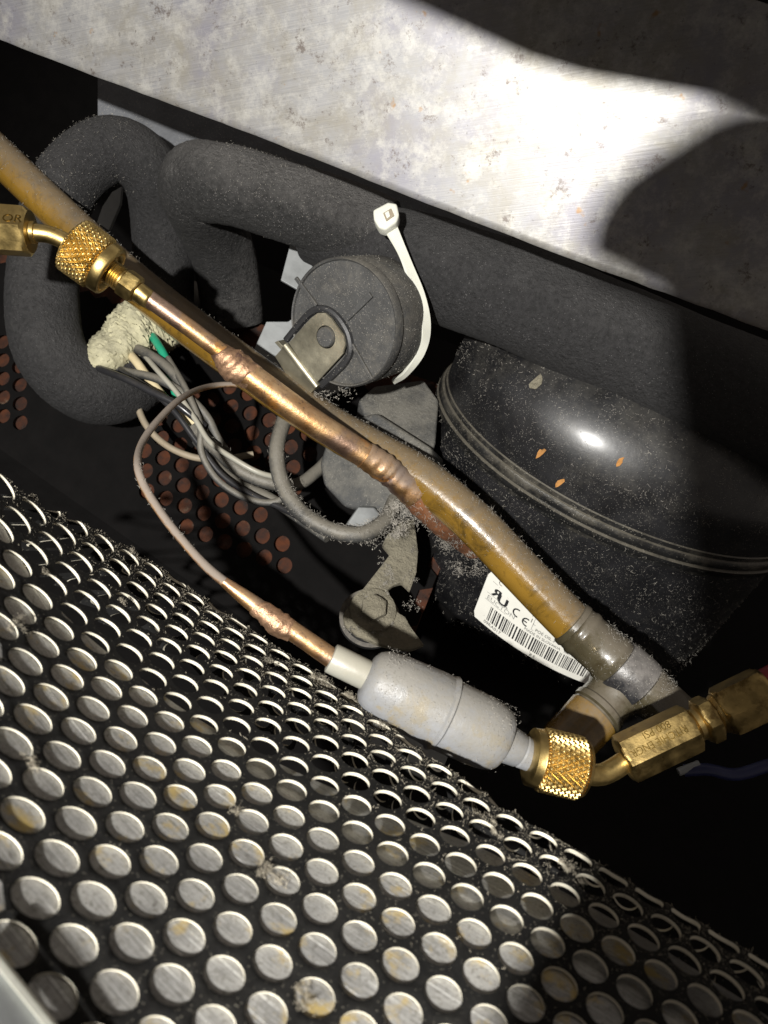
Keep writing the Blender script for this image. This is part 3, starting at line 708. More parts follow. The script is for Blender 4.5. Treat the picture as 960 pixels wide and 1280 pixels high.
# ------------------------------------------------------------------ round capacitor can with clip
def can():
    ax = Dv(0.50, 0.30, 0.80)                # pointing away from the viewer
    c = P(427, 405, 0.272); Rr = 0.0226
    t = thing('round_motor_cap', 'round dusty black plastic cap with moulded ribs and a metal clip', 'plastic cap', c)
    lathe('body', c, ax, [(0.0012, Rr*0.90), (0.0012, Rr*0.945), (0.0003, Rr*0.955), (0.0, Rr*0.975), (0.0008, Rr), (0.004, Rr*1.005), (0.0045, Rr*0.985), (0.006, Rr*0.985), (0.0066, Rr*1.0), (0.024, Rr*0.99), (0.026, Rr*0.96)], M['cap'], t, 72)
    n = -ax; fp = c+ax*0.0012
    def fpx(x, y, h=0.0): return hit(x, y, fp+n*h, n)
    Lr = []
    for a, b, w in (((371, 347), (397, 382), 5), ((465, 368), (434, 398), 8), ((441, 430), (466, 474), 5), ):
        A, Bq = fpx(*a), fpx(*b); d = nz(Bq-A); s = np.cross(n, d)*w*0.272/F*0.5
        prism('rib', [A-s, Bq-s, Bq+s, A+s], n, 0.0011, M['cap'], t, 0.0003)
    # moulded pocket wall round the clip
    path = [(358, 425), (372, 408), (388, 391), (402, 386), (416, 391), (428, 404), (436, 420), (438, 438), (432, 452), (418, 467), (402, 482)]
    tube('pocket_wall', [fpx(x, y, 0.0004) for x, y in path], 0.0014, M['cap_dark'], t, 8, 5)
    # zinc clip: flat tongue with an eye, folded over the edge
    out = [(363, 428), (390, 398), (399, 391), (408, 391), (416, 398), (431, 419), (433, 431), (430, 442), (396, 479), (390, 470), (372, 442)]
    o = [fpx(x, y, 0.0020) for x, y in out]
    cc = fpx(409, 421, 0.0020); rad = 14.5*0.272/F
    xa = nz(fpx(430, 419, 0.002)-cc); ya = np.cross(n, xa)
    # plate ring: outline joined to the eye
    K = 44
    def outline_at(th):
        d = math.cos(th)*xa+math.sin(th)*ya; best = 1e9
        for i in range(len(o)):
            p, q = o[i]-cc, o[(i+1) % len(o)]-cc; e = q-p
            A = np.array([[d @ xa, -(e @ xa)], [d @ ya, -(e @ ya)]])
            if abs(np.linalg.det(A)) < 1e-14: continue
            s, u = np.linalg.solve(A, [p @ xa, p @ ya])
            if s > 0 and -1e-6 <= u <= 1+1e-6: best = min(best, s)
        return cc+d*best
    th = sorted(list(np.linspace(0, 2*math.pi, K, endpoint=False))+[math.atan2((q-cc) @ ya, (q-cc) @ xa) % (2*math.pi) for q in o])
    v = []; f = []; m = len(th)
    for h in (0.0, 0.0009):
        v += [outline_at(a)+n*h for a in th]; v += [cc+rad*(math.cos(a)*xa+math.sin(a)*ya)+n*h for a in th]
    for i in range(m):
        j = (i+1) % m
        f += [(2*m+i, 2*m+j, 3*m+j, 3*m+i), (i, m+i, m+j, j), (i, j, 2*m+j, 2*m+i), (m+i, 3*m+i, 3*m+j, m+j)]
    cl = mesh_obj('clip', v, f, M['zinc'], t, False); cl['label'] = 'zinc plated spring clip with a round eye'
    lathe('peg', cc-n*0.001, n, [(0, rad*0.9), (0.0022, rad*0.9), (0.0028, rad*0.8), (0.0029, 0.001)], M['cap'], t)
    # rolled fold and tail of the clip
    a0, a1 = fpx(357, 432, 0.0022), fpx(397, 484, 0.0022)
    tube('clip_fold', [a0, (a0+a1)/2, a1], 0.0016, M['zinc'], cl, 14, 4)
    dn = Dv(-0.55, -0.35, 0.75)
    prism('clip_tail', [a0+dn*0.001, a1+dn*0.001, a1+dn*0.008, (a0*0.3+a1*0.7)+dn*0.0095, a0+dn*0.0075], np.cross(dn, a1-a0), 0.0009, M['zinc'], cl, 0.0002)
    prism('clip_tab', [fpx(343, 428, 0.001), fpx(347, 426, 0.001), fpx(359, 438, 0.001), fpx(355, 441, 0.001)], ax, 0.004, M['zinc'], cl, 0.0002)
    # mounting plate behind the cap
    t2 = thing('mounting_plate', 'pale grey sheet metal plate showing behind the round black cap', 'metal plate', P(380, 380, 0.33))
    q = P(370, 380, 0.335); nn = Dv(0.1, 0.1, -1)
    prism('sheet', [hit(x, y, q, nn) for x, y in ((364, 300), (351, 350), (372, 362), (385, 385), (360, 402), (333, 402), (316, 440), (340, 470), (400, 500), (470, 470), (470, 330), (420, 300))], -nn, 0.0015, M['galv'], t2, 0.0003)
can()

# nylon tie
def tie():
    t = thing('cable_tie', 'off white nylon cable tie strapped round the black foam pipe', 'cable tie', P(500, 330, 0.26))
    Lp = [(478, 280), (481, 289), (500, 323), (514, 367), (525, 407), (524, 432), (505, 464), (490, 474)]; Rp = [(493, 271), (496, 280), (516, 331), (532, 370), (538, 407), (531, 442), (509, 469), (494, 479)]
    dd = [0.274, 0.274, 0.275, 0.275, 0.277, 0.282, 0.290, 0.30]
    A = catmull([P(x, y, d) for (x, y), d in zip(Lp, dd)], 8); Bq = catmull([P(x, y, d+0.003*min(1, i/4)) for i, ((x, y), d) in enumerate(zip(Rp, dd))], 8)
    v = []; f = []; n = len(A)
    for i in range(n):
        tt = A[min(i+1, n-1)]-A[max(i-1, 0)]; nn = nz(np.cross(Bq[i]-A[i], tt)); nn = nn if nn @ (CAM-A[i]) > 0 else -nn
        w = (Bq[i]-A[i])
        v += [A[i], A[i]+w*0.08+nn*0.0007, Bq[i]-w*0.08+nn*0.0007, Bq[i], Bq[i]-w*0.08-nn*0.0007, A[i]+w*0.08-nn*0.0007]
    for i in range(n-1):
        for j in range(6): k = (j+1) % 6; f.append((i*6+j, i*6+k, (i+1)*6+k, (i+1)*6+j))
    f += [(0, 1, 2, 3, 4, 5), tuple((n-1)*6+k for k in range(6))[::-1]]
    mesh_obj('strap', v, f, M['nylon'], t)
    # head with its slot
    n = Dv(-0.1, 0.15, -1); q = P(483, 269, 0.271)
    out = [hit(x, y, q, n) for x, y in ((466, 262), (485, 252), (496, 254), (499, 268), (496, 277), (482, 287), (473, 284), (467, 274))]
    prism('head', out, -n, 0.0055, M['nylon'], t, 0.0010, True, segs=3); hd = t.children[-1]
    prism('slot', [hit(x, y, q+n*0.0001, n) for x, y in ((479, 267), (489, 261), (493, 270), (483, 277))], n, 0.0004, M['wire_tan'], hd, 0.0001)
    prism('pawl', [hit(x, y, q+n*0.0004, n) for x, y in ((481, 267), (486, 264), (488, 271), (484, 274))], n, 0.0006, M['nylon'], hd, 0.0002)
tie()

# ------------------------------------------------------------------ amber drain tube and its clear tee
def drain():
    t = thing('drain_tube', 'amber plastic tube with dust along its top running to the clear tee', 'plastic tube', P(590, 650, 0.275))
    pth = [(-60, 138, 0.328), (0, 196, 0.325), (90, 282, 0.318), (180, 363, 0.308), (300, 455, 0.298), (400, 525, 0.290), (470, 566, 0.284), (530, 601, 0.279), (590, 651, 0.275), (650, 713, 0.273), (700, 765, 0.271), (728, 793, 0.270)]
    tube('tube_wall', pp(*pth), 0.0078, M['amber'], t, 40, 12, False, 0.006)
    t = thing('tee_fitting', 'cloudy clear tee fitting with a black collar at the end of the amber tube', 'tube fitting', P(780, 840, 0.27))
    a, b = P(712, 777, 0.271), P(786, 843, 0.268); ax = nz(b-a); l = np.linalg.norm(b-a)
    lathe('sleeve', a, ax, [(0.0, 0.0079), (0.0006, 0.0086), (0.0024, 0.0088), (0.0030, 0.0084), (0.0046, 0.0085), (0.0054, 0.0090), (0.0066, 0.0090), (0.0074, 0.0086), (l*0.62, 0.0086), (l*0.66, 0.0092), (l*0.72, 0.0092), (l*0.75, 0.0088), (l*0.85, 0.0088)], M['clear'], t)
    lathe('collar', a, ax, [(l*0.78, 0.0084), (l*0.79, 0.0094), (l*0.84, 0.0098), (l*1.12, 0.0099), (l*1.22, 0.0096), (l*1.25, 0.0084)], M['collar'], t)
    lathe('outlet', a, ax, [(l*1.1, 0.0080), (l*1.23, 0.0086), (l*1.30, 0.0090), (l*1.36, 0.0085), (l*1.9, 0.0083), (l*1.95, 0.007)], M['clear'], t)
    c0, c1 = P(790, 842, 0.273), P(712, 925, 0.264)
    bx = nz(c1-c0); lb = np.linalg.norm(c1-c0)
    lathe('branch', c0, bx, [(0.0, 0.0070), (0.002, 0.0086), (lb*0.24, 0.0088), (lb*0.26, 0.0096), (lb*0.34, 0.0098), (lb*0.38, 0.0090), (lb*0.50, 0.0090), (lb*0.52, 0.0096), (lb*0.58, 0.0096), (lb*0.60, 0.0089), (lb*0.8, 0.0088), (lb*0.86, 0.0080)], M['clear'], t)
    lathe('branch_tube', c0, bx, [(lb*0.62, 0.0080), (lb*0.63, 0.0094), (lb*0.9, 0.0092), (lb*1.05, 0.0090), (lb*1.3, 0.0088)], M['amber'], t)
drain()

# ------------------------------------------------------------------ copper service line
def copper_line():
    t = thing('copper_pipe', 'brazed copper pipe from the left brass coupling, lying over the amber tube', 'copper pipe', P(420, 545, 0.262))
    tube('thin_pipe', pp((176, 366, 0.248), (205, 387, 0.250), (245, 416, 0.253), (295, 454, 0.258)), 0.0029, M['copper'], t, 24, 8)
    tube('thick_pipe', pp((287, 450, 0.257), (330, 483, 0.260), (385, 523, 0.264), (430, 552, 0.268), (474, 581, 0.272)), [0.0043, 0.0046, 0.0046, 0.0046, 0.0046], M['copper'], t, 28, 10)
    tube('braze_joint', pp((272, 436, 0.2565), (281, 446, 0.257), (290, 455, 0.2575), (302, 463, 0.2585), (318, 474, 0.2595)), [0.0030, 0.0042, 0.0056, 0.0052, 0.0045], M['braze'], t, 24, 6, True, 0.10)
    tube('crimped_end', pp((456, 569, 0.270), (478, 583, 0.272), (495, 597, 0.274), (520, 620, 0.277)), [0.0048, 0.0053, 0.0050, 0.0052], M['copper_dirty'], t, 24, 8, True, 0.07)
    tube('rusty_stub', pp((512, 612, 0.277), (530, 630, 0.281), (550, 650, 0.288), (572, 668, 0.298), (592, 684, 0.31)), [0.0054, 0.0056, 0.0052, 0.0050, 0.0050], M['rust'], t, 24, 8, True, 0.08)
copper_line()

# ------------------------------------------------------------------ left brass coupling
def left_coupling():
    t = thing('brass_coupling', 'knurled brass coupling on the end of the thin copper pipe, upper left', 'brass coupling', P(115, 320, 0.245))
    a, b = P(88, 303, 0.2435), P(184, 373, 0.2485); ax = nz(b-a); L0 = np.linalg.norm(b-a); u = L0/119.0
    lathe('inner_collar', a, ax, [(-2*u, 14*u), (0, 19*u), (3*u, 24*u)], M['brass'], t)
    knurl('knurled_nut', a+ax*0.5*u, ax, 48*u, 37.5*u, M['brass'], t)
    nut = t.children[-1]
    lathe('nut_ring', a, ax, [(47*u, 33*u), (48*u, 35*u), (49.5*u, 35.5*u), (61*u, 35*u), (63*u, 33.5*u), (64*u, 30*u), (62*u, 25*u), (58*u, 22*u)], M['brass'], nut, 64)
    th = [(56*u, 15*u)]
    for i in range(7): th += [(58*u+i*3.1*u, 17.2*u), (59.4*u+i*3.1*u, 15.4*u)]
    lathe('thread', a, ax, th+[(80*u, 15*u)], M['brass'], t)
    lathe('hex_nut', a, ax, hexp(80*u, 103*u, 17.5*u, 0.0005), M['brass'], t, 72, ref=Dv(0.1, 0.95, -0.35))
    lathe('ferrule', a, ax, [(103*u, 12*u), (104*u, 13.6*u), (120*u, 13.4*u), (123*u, 12.2*u), (125*u, 9*u)], M['brass'], t)
    tube('bent_stem', pp((28, 292, 0.240), (42, 291, 0.240), (60, 293, 0.241), (76, 299, 0.2425), (92, 308, 0.244)), [0.0028, 0.0028, 0.0027, 0.0027, 0.0027], M['brass'], t, 28, 10)
    ha, hb = P(-60, 283, 0.238), P(39, 290, 0.240); hx = nz(hb-ha); hl = np.linalg.norm(hb-ha)
    hr = Dv(0.0, 0.42, -0.9)
    lathe('hex_body', ha, hx, hexp(0, hl, 0.0068, 0.0012), M['brass'], t, 72, ref=hr)
    hb_ = t.children[-1]
    lathe('stem_ring', hb-hx*0.0002, hx, [(0, 0.0034), (0.0016, 0.0034), (0.0018, 0.0028)], M['brass'], t)
    r_ = nz(hr-(hr @ hx)*hx); face = r_*0.0068
    s0 = hit(1, 276, ha+face, r_)
    lettering('lettering', 'OR', 0.0042, s0+r_*0.00004, hx, r_, M['brass_engraved'], hb_)
left_coupling()

# ------------------------------------------------------------------ filter drier and capillary
def drier():
    a = P(413, 822, 0.212); e = P(662, 944, 0.216); ax = nz(e-a); Ls = np.linalg.norm(e-a); u = Ls/277.0
    t = thing('filter_drier', 'grey painted filter drier cylinder lying above the perforated sheet', 'filter drier', P(545, 880, 0.2109))
    lathe('inlet_sleeve', a, ax, [(0, 15*u), (1*u, 18*u), (3*u, 18.6*u), (44*u, 18.6*u), (60*u, 18*u)], M['sleeve'], t)
    prof = [(48*u, 17*u), (50*u, 26*u), (54*u, 33*u), (62*u, 38*u), (73*u, 41*u), (88*u, 43.5*u), (138*u, 45*u), (150*u, 45.6*u), (152.5*u, 48.0*u), (156*u, 48.2*u), (158.5*u, 45.4*u), (168*u, 45*u), (205*u, 43.8*u), (222*u, 42*u), (234*u, 38.5*u), (239*u, 34*u), (240.5*u, 22*u)]
    mesh_obj('canister', *tube_geo(np.array([a+ax*q[0] for q in prof]), [q[1] for q in prof], 64, True, 0.026), M['drier'], t)
    lathe('outlet_neck', a, ax, [(236*u, 25*u), (238*u, 24.5*u), (262*u, 21.5*u), (265*u, 19*u), (267*u, 20.5*u), (284*u, 19*u), (285*u, 12*u)], M['drier'], t)
    t = thing('capillary_pipe', 'thin dull copper pipe looping down to the grey filter drier', 'copper pipe', P(200, 620, 0.2614))
    tube('capillary', pp((345, 497, 0.305), (300, 482, 0.298), (262, 483, 0.290), (228, 497, 0.2588), (198, 525, 0.2406), (178, 553, 0.2276), (172, 580, 0.2133), (181, 609, 0.2101), (206, 648, 0.2085), (238, 687, 0.2085), (262, 712, 0.2093), (290, 735, 0.2101)), [0.0011, 0.0011, 0.0011, 0.0011, 0.0011, 0.0011, 0.0011, 0.0012, 0.0012, 0.0012, 0.0013, 0.0014], M['copper_cap'], t, 14, 10)
    tube('pipe_end', pp((280, 727, 0.2097), (305, 746, 0.2101), (335, 768, 0.2105), (375, 795, 0.2109), (418, 825, 0.2117)), [0.0014, 0.0021, 0.0026, 0.0027, 0.0028], M['copper'], t, 20, 10)
    tube('braze_joint', pp((318, 757, 0.2103), (335, 769, 0.2105), (350, 781, 0.2107), (366, 790, 0.2109)), [0.0024, 0.0031, 0.0036, 0.0028], M['braze'], t, 18, 6, True, 0.10)
drier()

# ------------------------------------------------------------------ right brass coupling and red hose
def right_coupling():
    t = thing('brass_coupling', 'brass hose coupling with stamped hex body joined to the grey drier, right', 'brass coupling', P(760, 950, 0.2183))
    a, b = P(661, 945, 0.2158), P(731, 962, 0.2169); ax = nz(b-a); u = np.linalg.norm(b-a)/72.0
    lathe('nut_ring', a, ax, [(-1*u, 24*u), (0, 31*u), (2*u, 34.5*u), (11*u, 35.2*u), (12*u, 35.5*u)], M['brass'], t, 64)
    knurl('knurled_nut', a+ax*11.5*u, ax, 57*u, 37.5*u, M['brass'], t, 30, 9)
    lathe('inner_collar', a, ax, [(67*u, 35*u), (71*u, 33*u), (72*u, 26*u), (69*u, 20*u)], M['brass_worn'], t)
    tube('bent_stem', pp((718, 964, 0.2169), (735, 968, 0.2172), (752, 968, 0.2180), (766, 962, 0.2187), (780, 953, 0.2193), (792, 946, 0.2197)), 0.0030, M['brass'], t, 28, 10)
    ha, hb = P(778, 950, 0.2193), P(866, 908, 0.2197); hx = nz(hb-ha); hl = np.linalg.norm(hb-ha)
    hr = Dv(-0.30, 0.42, -0.85); hr = nz(hr-(hr @ hx)*hx)
    af = 0.0062
    lathe('hex_body', ha, hx, hexp(0, hl, af, 0.0007), M['brass_worn'], t, 72, ref=hr); hb_ = t.children[-1]
    fp = ha+hr*af
    xd = -hx; y = np.cross(hr, xd)
    o1 = hb-hx*0.0030+hr*(af+0.00003)
    lettering('lettering', 'RITCHIE ENGR', 0.0030, o1-y*0.0004, xd, hr, M['brass_engraved'], hb_, stretch=0.88)
    lettering('lettering', '800 PSI', 0.0030, o1+xd*0.0035-y*0.0034+0*y, xd, hr, M['brass_engraved'], hb_, stretch=0.95)
    lathe('groove', ha, hx, [(hl-0.0006, 0.0060), (hl+0.0008, 0.0046), (hl+0.0022, 0.0046), (hl+0.0026, 0.0058)], M['brass_worn'], t)
    lathe('swivel_nut', ha, hx, hexp(hl+0.0024, hl+0.0068, 0.0060, 0.0006), M['brass_worn'], t, 72, ref=hr)
    lathe('swivel_neck', ha, hx, [(hl+0.0066, 0.0046), (hl+0.0075, 0.0052), (hl+0.0085, 0.0058), (hl+0.0092, 0.0050)], M['brass_worn'], t)
    sa = hb+hx*0.0088; sx = nz(P(958, 850, 0.2176)-P(888, 884, 0.2193))
    lathe('hose_ferrule', sa, sx, hexp(0, 0.0150, 0.0066, 0.0012), M['brass_worn'], t, 72, ref=Dv(-0.1, 0.6, -0.8))
    t = thing('charging_hose', 'dark red rubber charging hose leaving the right brass coupling', 'hose', sa+sx*0.016)
    q = sa+sx*0.0143
    tube('hose_wall', [q, q+sx*0.012, q+sx*0.03+Dv(0.6, 0.1, -0.3)*0.004, q+sx*0.05+Dv(0.5, -0.1, -0.8)*0.02], 0.0060, M['red_hose'], t, 28, 8)
right_coupling()

# ------------------------------------------------------------------ wires
def wires():
    def wire(name, label, cat, pts, r, mat, group=None):
        o = tube(name, pp(*pts), r, mat, None, 14, 8, True, 0.02); tag(o, label, cat, group); return o
    G = 'wires coming out of the cream foam'
    wire('power_cable', 'thick grey power cable looping down behind the copper pipe', 'cable', [(366, 480, 0.312), (356, 522, 0.306), (346, 560, 0.300), (352, 603, 0.296), (376, 640, 0.292), (412, 662, 0.290), (450, 668, 0.290), (480, 652, 0.296), (494, 625, 0.306)], 0.0031, M['wire_grey'])
    wire('grey_wire', 'dusty grey sheathed cable twisted on top of the wire bundle', 'cable', [(242, 535, 0.318), (268, 560, 0.314), (300, 588, 0.312), (335, 603, 0.312), (370, 606, 0.316), (395, 590, 0.322), (410, 575, 0.326)], 0.0027, M['wire_grey'], G)
    wire('grey_wire', 'grey sheathed cable hanging lowest in the bundle, towards the thick loop', 'cable', [(246, 550, 0.322), (270, 582, 0.320), (300, 606, 0.320), (336, 622, 0.316), (372, 646, 0.312), (410, 672, 0.305)], 0.0023, M['wire_grey'], G)
    wire('black_wire', 'glossy black wire leaving the tip of the cream foam', 'wire', [(118, 458, 0.328), (135, 465, 0.322), (160, 475, 0.316), (192, 491, 0.313), (220, 505, 0.312), (240, 520, 0.313), (256, 533, 0.316)], 0.0015, M['wire_black'], G)
    wire('grey_wire', 'long mid grey wire just above the glossy black one', 'wire', [(120, 452, 0.345), (150, 463, 0.332), (195, 473, 0.322), (232, 494, 0.319), (258, 520, 0.319), (272, 548, 0.320), (290, 575, 0.322)], 0.0018, M['wire_grey'], G)
    wire('grey_wire', 'grey wire bending down beside the green one', 'wire', [(155, 430, 0.350), (180, 440, 0.334), (208, 458, 0.326), (226, 480, 0.323), (240, 505, 0.322), (262, 535, 0.322)], 0.0022, M['wire_grey'], G)
    wire('cream_wire', 'cream wire crossing under the grey wires', 'wire', [(150, 430, 0.350), (168, 449, 0.334), (188, 476, 0.328), (210, 502, 0.325), (235, 522, 0.323), (256, 540, 0.322), (275, 560, 0.324)], 0.0019, M['wire_cream'], G)
    wire('green_wire', 'bright green wire among the grey wires', 'wire', [(180, 405, 0.352), (197, 430, 0.338), (207, 448, 0.333), (214, 470, 0.331), (222, 500, 0.329), (234, 526, 0.327), (248, 548, 0.326), (262, 570, 0.327)], 0.0018, M['wire_green'], G)
    wire('tan_wire', 'slim tan wire curving below the bundle across the dark gap', 'wire', [(172, 478, 0.345), (172, 505, 0.343), (183, 532, 0.340), (207, 556, 0.338), (240, 571, 0.338), (275, 574, 0.340), (316, 568, 0.345)], 0.0015, M['wire_tan'], G)
    wire('pale_wire', 'thin pale grey wire twisted through the middle of the wire bundle', 'wire', [(176, 438, 0.338), (196, 462, 0.322), (222, 492, 0.316), (244, 524, 0.312), (262, 552, 0.309), (290, 572, 0.306), (322, 590, 0.306), (352, 598, 0.310)], 0.0011, M['sleeve'], G)
    wire('black_wire', 'slim black wire running low along the grey bundle to the thick loop', 'wire', [(150, 462, 0.330), (186, 486, 0.319), (216, 512, 0.316), (246, 552, 0.315), (276, 592, 0.314), (312, 617, 0.312), (350, 634, 0.309), (384, 652, 0.304)], 0.0013, M['wire_black'], G)
    wire('grey_wire', 'dusty thin grey wire looping widest under the bundle', 'wire', [(210, 448, 0.330), (232, 486, 0.318), (250, 530, 0.314), (252, 566, 0.313), (272, 600, 0.312), (306, 622, 0.311), (340, 628, 0.310), (368, 616, 0.312)], 0.0014, M['wire_grey'], G)
    wire('thin_cable', 'thin grey cable arching in the dark behind the amber tube', 'cable', [(165, 345, 0.40), (185, 320, 0.40), (210, 317, 0.40), (228, 335, 0.40), (232, 365, 0.40)], 0.0011, M['wire_grey'])
    wire('blue_wire', 'dark blue wire in the shadow below the right brass coupling', 'wire', [(855, 963, 0.25), (885, 962, 0.248), (920, 968, 0.246), (965, 955, 0.244), (1010, 940, 0.243)], 0.0020, M['wire_blue'])
    wire('cable_end', 'short grey metal cable ferrule at the end of the dark blue wire', 'ferrule', [(848, 965, 0.249), (856, 962, 0.249), (874, 955, 0.249)], 0.0013, M['galv'])
    # cream foam block the wires come out of
    t = tube('cream_foam', pp((116, 466, 0.330), (126, 455, 0.332), (148, 436, 0.342), (172, 416, 0.350), (202, 402, 0.357), (228, 392, 0.362)), [0.004, 0.0082, 0.0112, 0.0135, 0.0130, 0.009], M['cream_foam'], None, 64, 18, True, 0.20)
    tag(t, 'lump of cream expanding foam round the wires, left of the copper pipe', 'foam')
    o = prism('metal_tab', pp((152, 233, 0.40), (150, 255, 0.40), (136, 288, 0.40), (121, 278, 0.40), (128, 258, 0.40), (140, 240, 0.40)), Dv(0.2, 0, 1), 0.002, M['galv'], None, 0.0003); tag(o, 'narrow grey metal blade showing under the arched foam pipe', 'metal tab')
    o = tube('pipe_sleeve', pp((232, 372, 0.40), (262, 382, 0.395), (300, 398, 0.39)), 0.0095, M['wire_grey'], None, 26, 6, True, 0.02); tag(o, 'short grey sleeve half hidden behind the amber tube, upper left', 'pipe sleeve')
wires()

# ------------------------------------------------------------------ rear perforated board and low rail
def rear():
    t = thing('rear_grille', 'dark perforated panel with orange board showing through its holes, far back', 'perforated panel', P(240, 590, 0.43))
    n = Dv(-0.1, 0.25, -1); q = P(250, 590, 0.365); xd = nz(E1W-(E1W @ n)*n); yd = np.cross(n, xd); pit = 0.0102; SEG = 24
    vv = []; ff = []; th = 2*math.pi*np.arange(SEG)/SEG; key = {}
    poly = [(160, 585), (200, 505), (300, 470), (400, 520), (400, 600), (330, 640), (385, 710), (350, 722), (250, 675), (180, 625)]
    def inside(x, y):
        if -40 < x < 45 and 425 < y < 535: return True
        c = False
        for i in range(len(poly)):
            (x0, y0), (x1, y1) = poly[i-1], poly[i]
            if (y0 > y) != (y1 > y) and x < (x1-x0)*(y-y0)/(y1-y0)+x0: c = not c
        return c
    def vid(p, k):
        if k not in key: key[k] = len(vv); vv.append(p)
        return key[k]
    hexr = 0.5/np.cos(((th+math.pi/6) % (math.pi/3))-math.pi/6)
    for r in range(-9, 8):
        for c in range(-32, 12):
            x = (c+0.5*(r % 2)); y = r*S3
            inn = []; out = []; hole = 0.37
            cx, cy = project((q+pit*(x*xd+y*yd)-CAMLOC) @ B)
            if not inside(cx, cy): hole = None  # holes only where the board is lit; shaded cells are closed to stay dark
            for i in range(SEG):
                ox, oy = x+hexr[i]*math.cos(th[i]), y+hexr[i]*math.sin(th[i]); out.append(vid(q+pit*(ox*xd+oy*yd), (round(ox, 2), round(oy, 2), 0)))
                if hole is None: continue
                ix, iy = x+hole*math.cos(th[i]), y+hole*math.sin(th[i]); inn.append(vid(q+pit*(ix*xd+iy*yd), (round(ix, 3), round(iy, 3), r, c)))
            if hole is None: ff.append(tuple(out)); continue
            for i in range(SEG): j = (i+1) % SEG; ff.append((out[i], out[j], inn[j], inn[i]))
    mesh_obj('perforated_panel', vv, ff, M['black_void'], t, False)
    p0 = q-n*0.004
    mesh_obj('orange_board', [p0+xd*a*pit+yd*b*pit for a, b in ((-32, -8), (12, -8), (12, 8), (-32, 8))], [(0, 1, 2, 3)], M['brick'], t, False)
    t = thing('base_rail', 'pale steel base rail just behind the top edge of the perforated sheet', 'steel rail', P(560, 980, 0.25))
    a, b = P(440, 885, 0.262), P(560, 946, 0.258); n = Dv(0.1, 0.5, -0.85); d = Dv(-0.4, -0.85, -0.2)
    prism('rail_face', [a, b, b+d*0.010, a+d*0.010], -n, 0.0015, M['galv'], t, 0.0003)
E1W = np.array([1.0, 0, 0])
rear()

# ------------------------------------------------------------------ unseen blockers added to cut the torch beam
def outside():
    zo = -0.02
    def toz(q, z):
        c = np.linalg.solve(B, q-CAMLOC); k = (z-LCAM[2])/(c[2]-LCAM[2]); return LCAM+(c-LCAM)*k
    def onplane(px, py, z=zo): return toz(hit(px, py, PQ, PN), z)
    plate_shade_edge = [onplane(*p) for p in ((733, 327), (731, 310), (735, 280), (753, 245), (778, 215), (810, 193), (850, 179), (900, 175), (970, 173))]
    body = [toz(P(*p), zo) for p in ((610, 1290, 0.125), (650, 1200, 0.140), (700, 1110, 0.160), (760, 1030, 0.180), (868, 950, 0.215), (876, 890, 0.217), (866, 780, 0.30), (852, 640, 0.295), (842, 520, 0.29), (832, 430, 0.275), (826, 385, 0.268))]
    k = plate_shade_edge; d1 = nz(k[-1]-k[-2])
    low = body[0]+np.array([-0.004, -0.05, 0])
    ol = [low]+body+plate_shade_edge+[plate_shade_edge[-1]+d1*0.08, np.array([plate_shade_edge[-1][0]+0.08, low[1], zo])]
    t = thing('beam_blocker', 'added unseen block behind the camera, shaped to cast the shade at right', 'beam blocker', W(k[4]))
    prism('blocker_body', [W(x) for x in ol], Dv(0, 0, -1), 0.02, M['rubber'], t, 0.0)  # added blocker, not a real part; outline follows the wanted shadow edges
    k = [onplane(*p, 0.062) for p in ((465, -14), (560, 30), (660, 76), (730, 97), (800, 109), (880, 122), (970, 136))]
    d1 = nz(k[-1]-k[-2]); d0 = nz(k[0]-k[1])
    ol = [k[0]+d0*0.05]+k+[k[-1]+d1*0.08, k[-1]+d1*0.08+np.array([0.02, 0.15, 0]), k[0]+d0*0.05+np.array([0, 0.15, 0])]
    o = prism('upper_beam_blocker', [W(x) for x in ol], Dv(0, 0, -1), 0.012, M['rubber'], None, 0.0); o['kind'] = 'structure'  # added unseen blocker, shaped to cast the shadow band along the plate's top
outside()

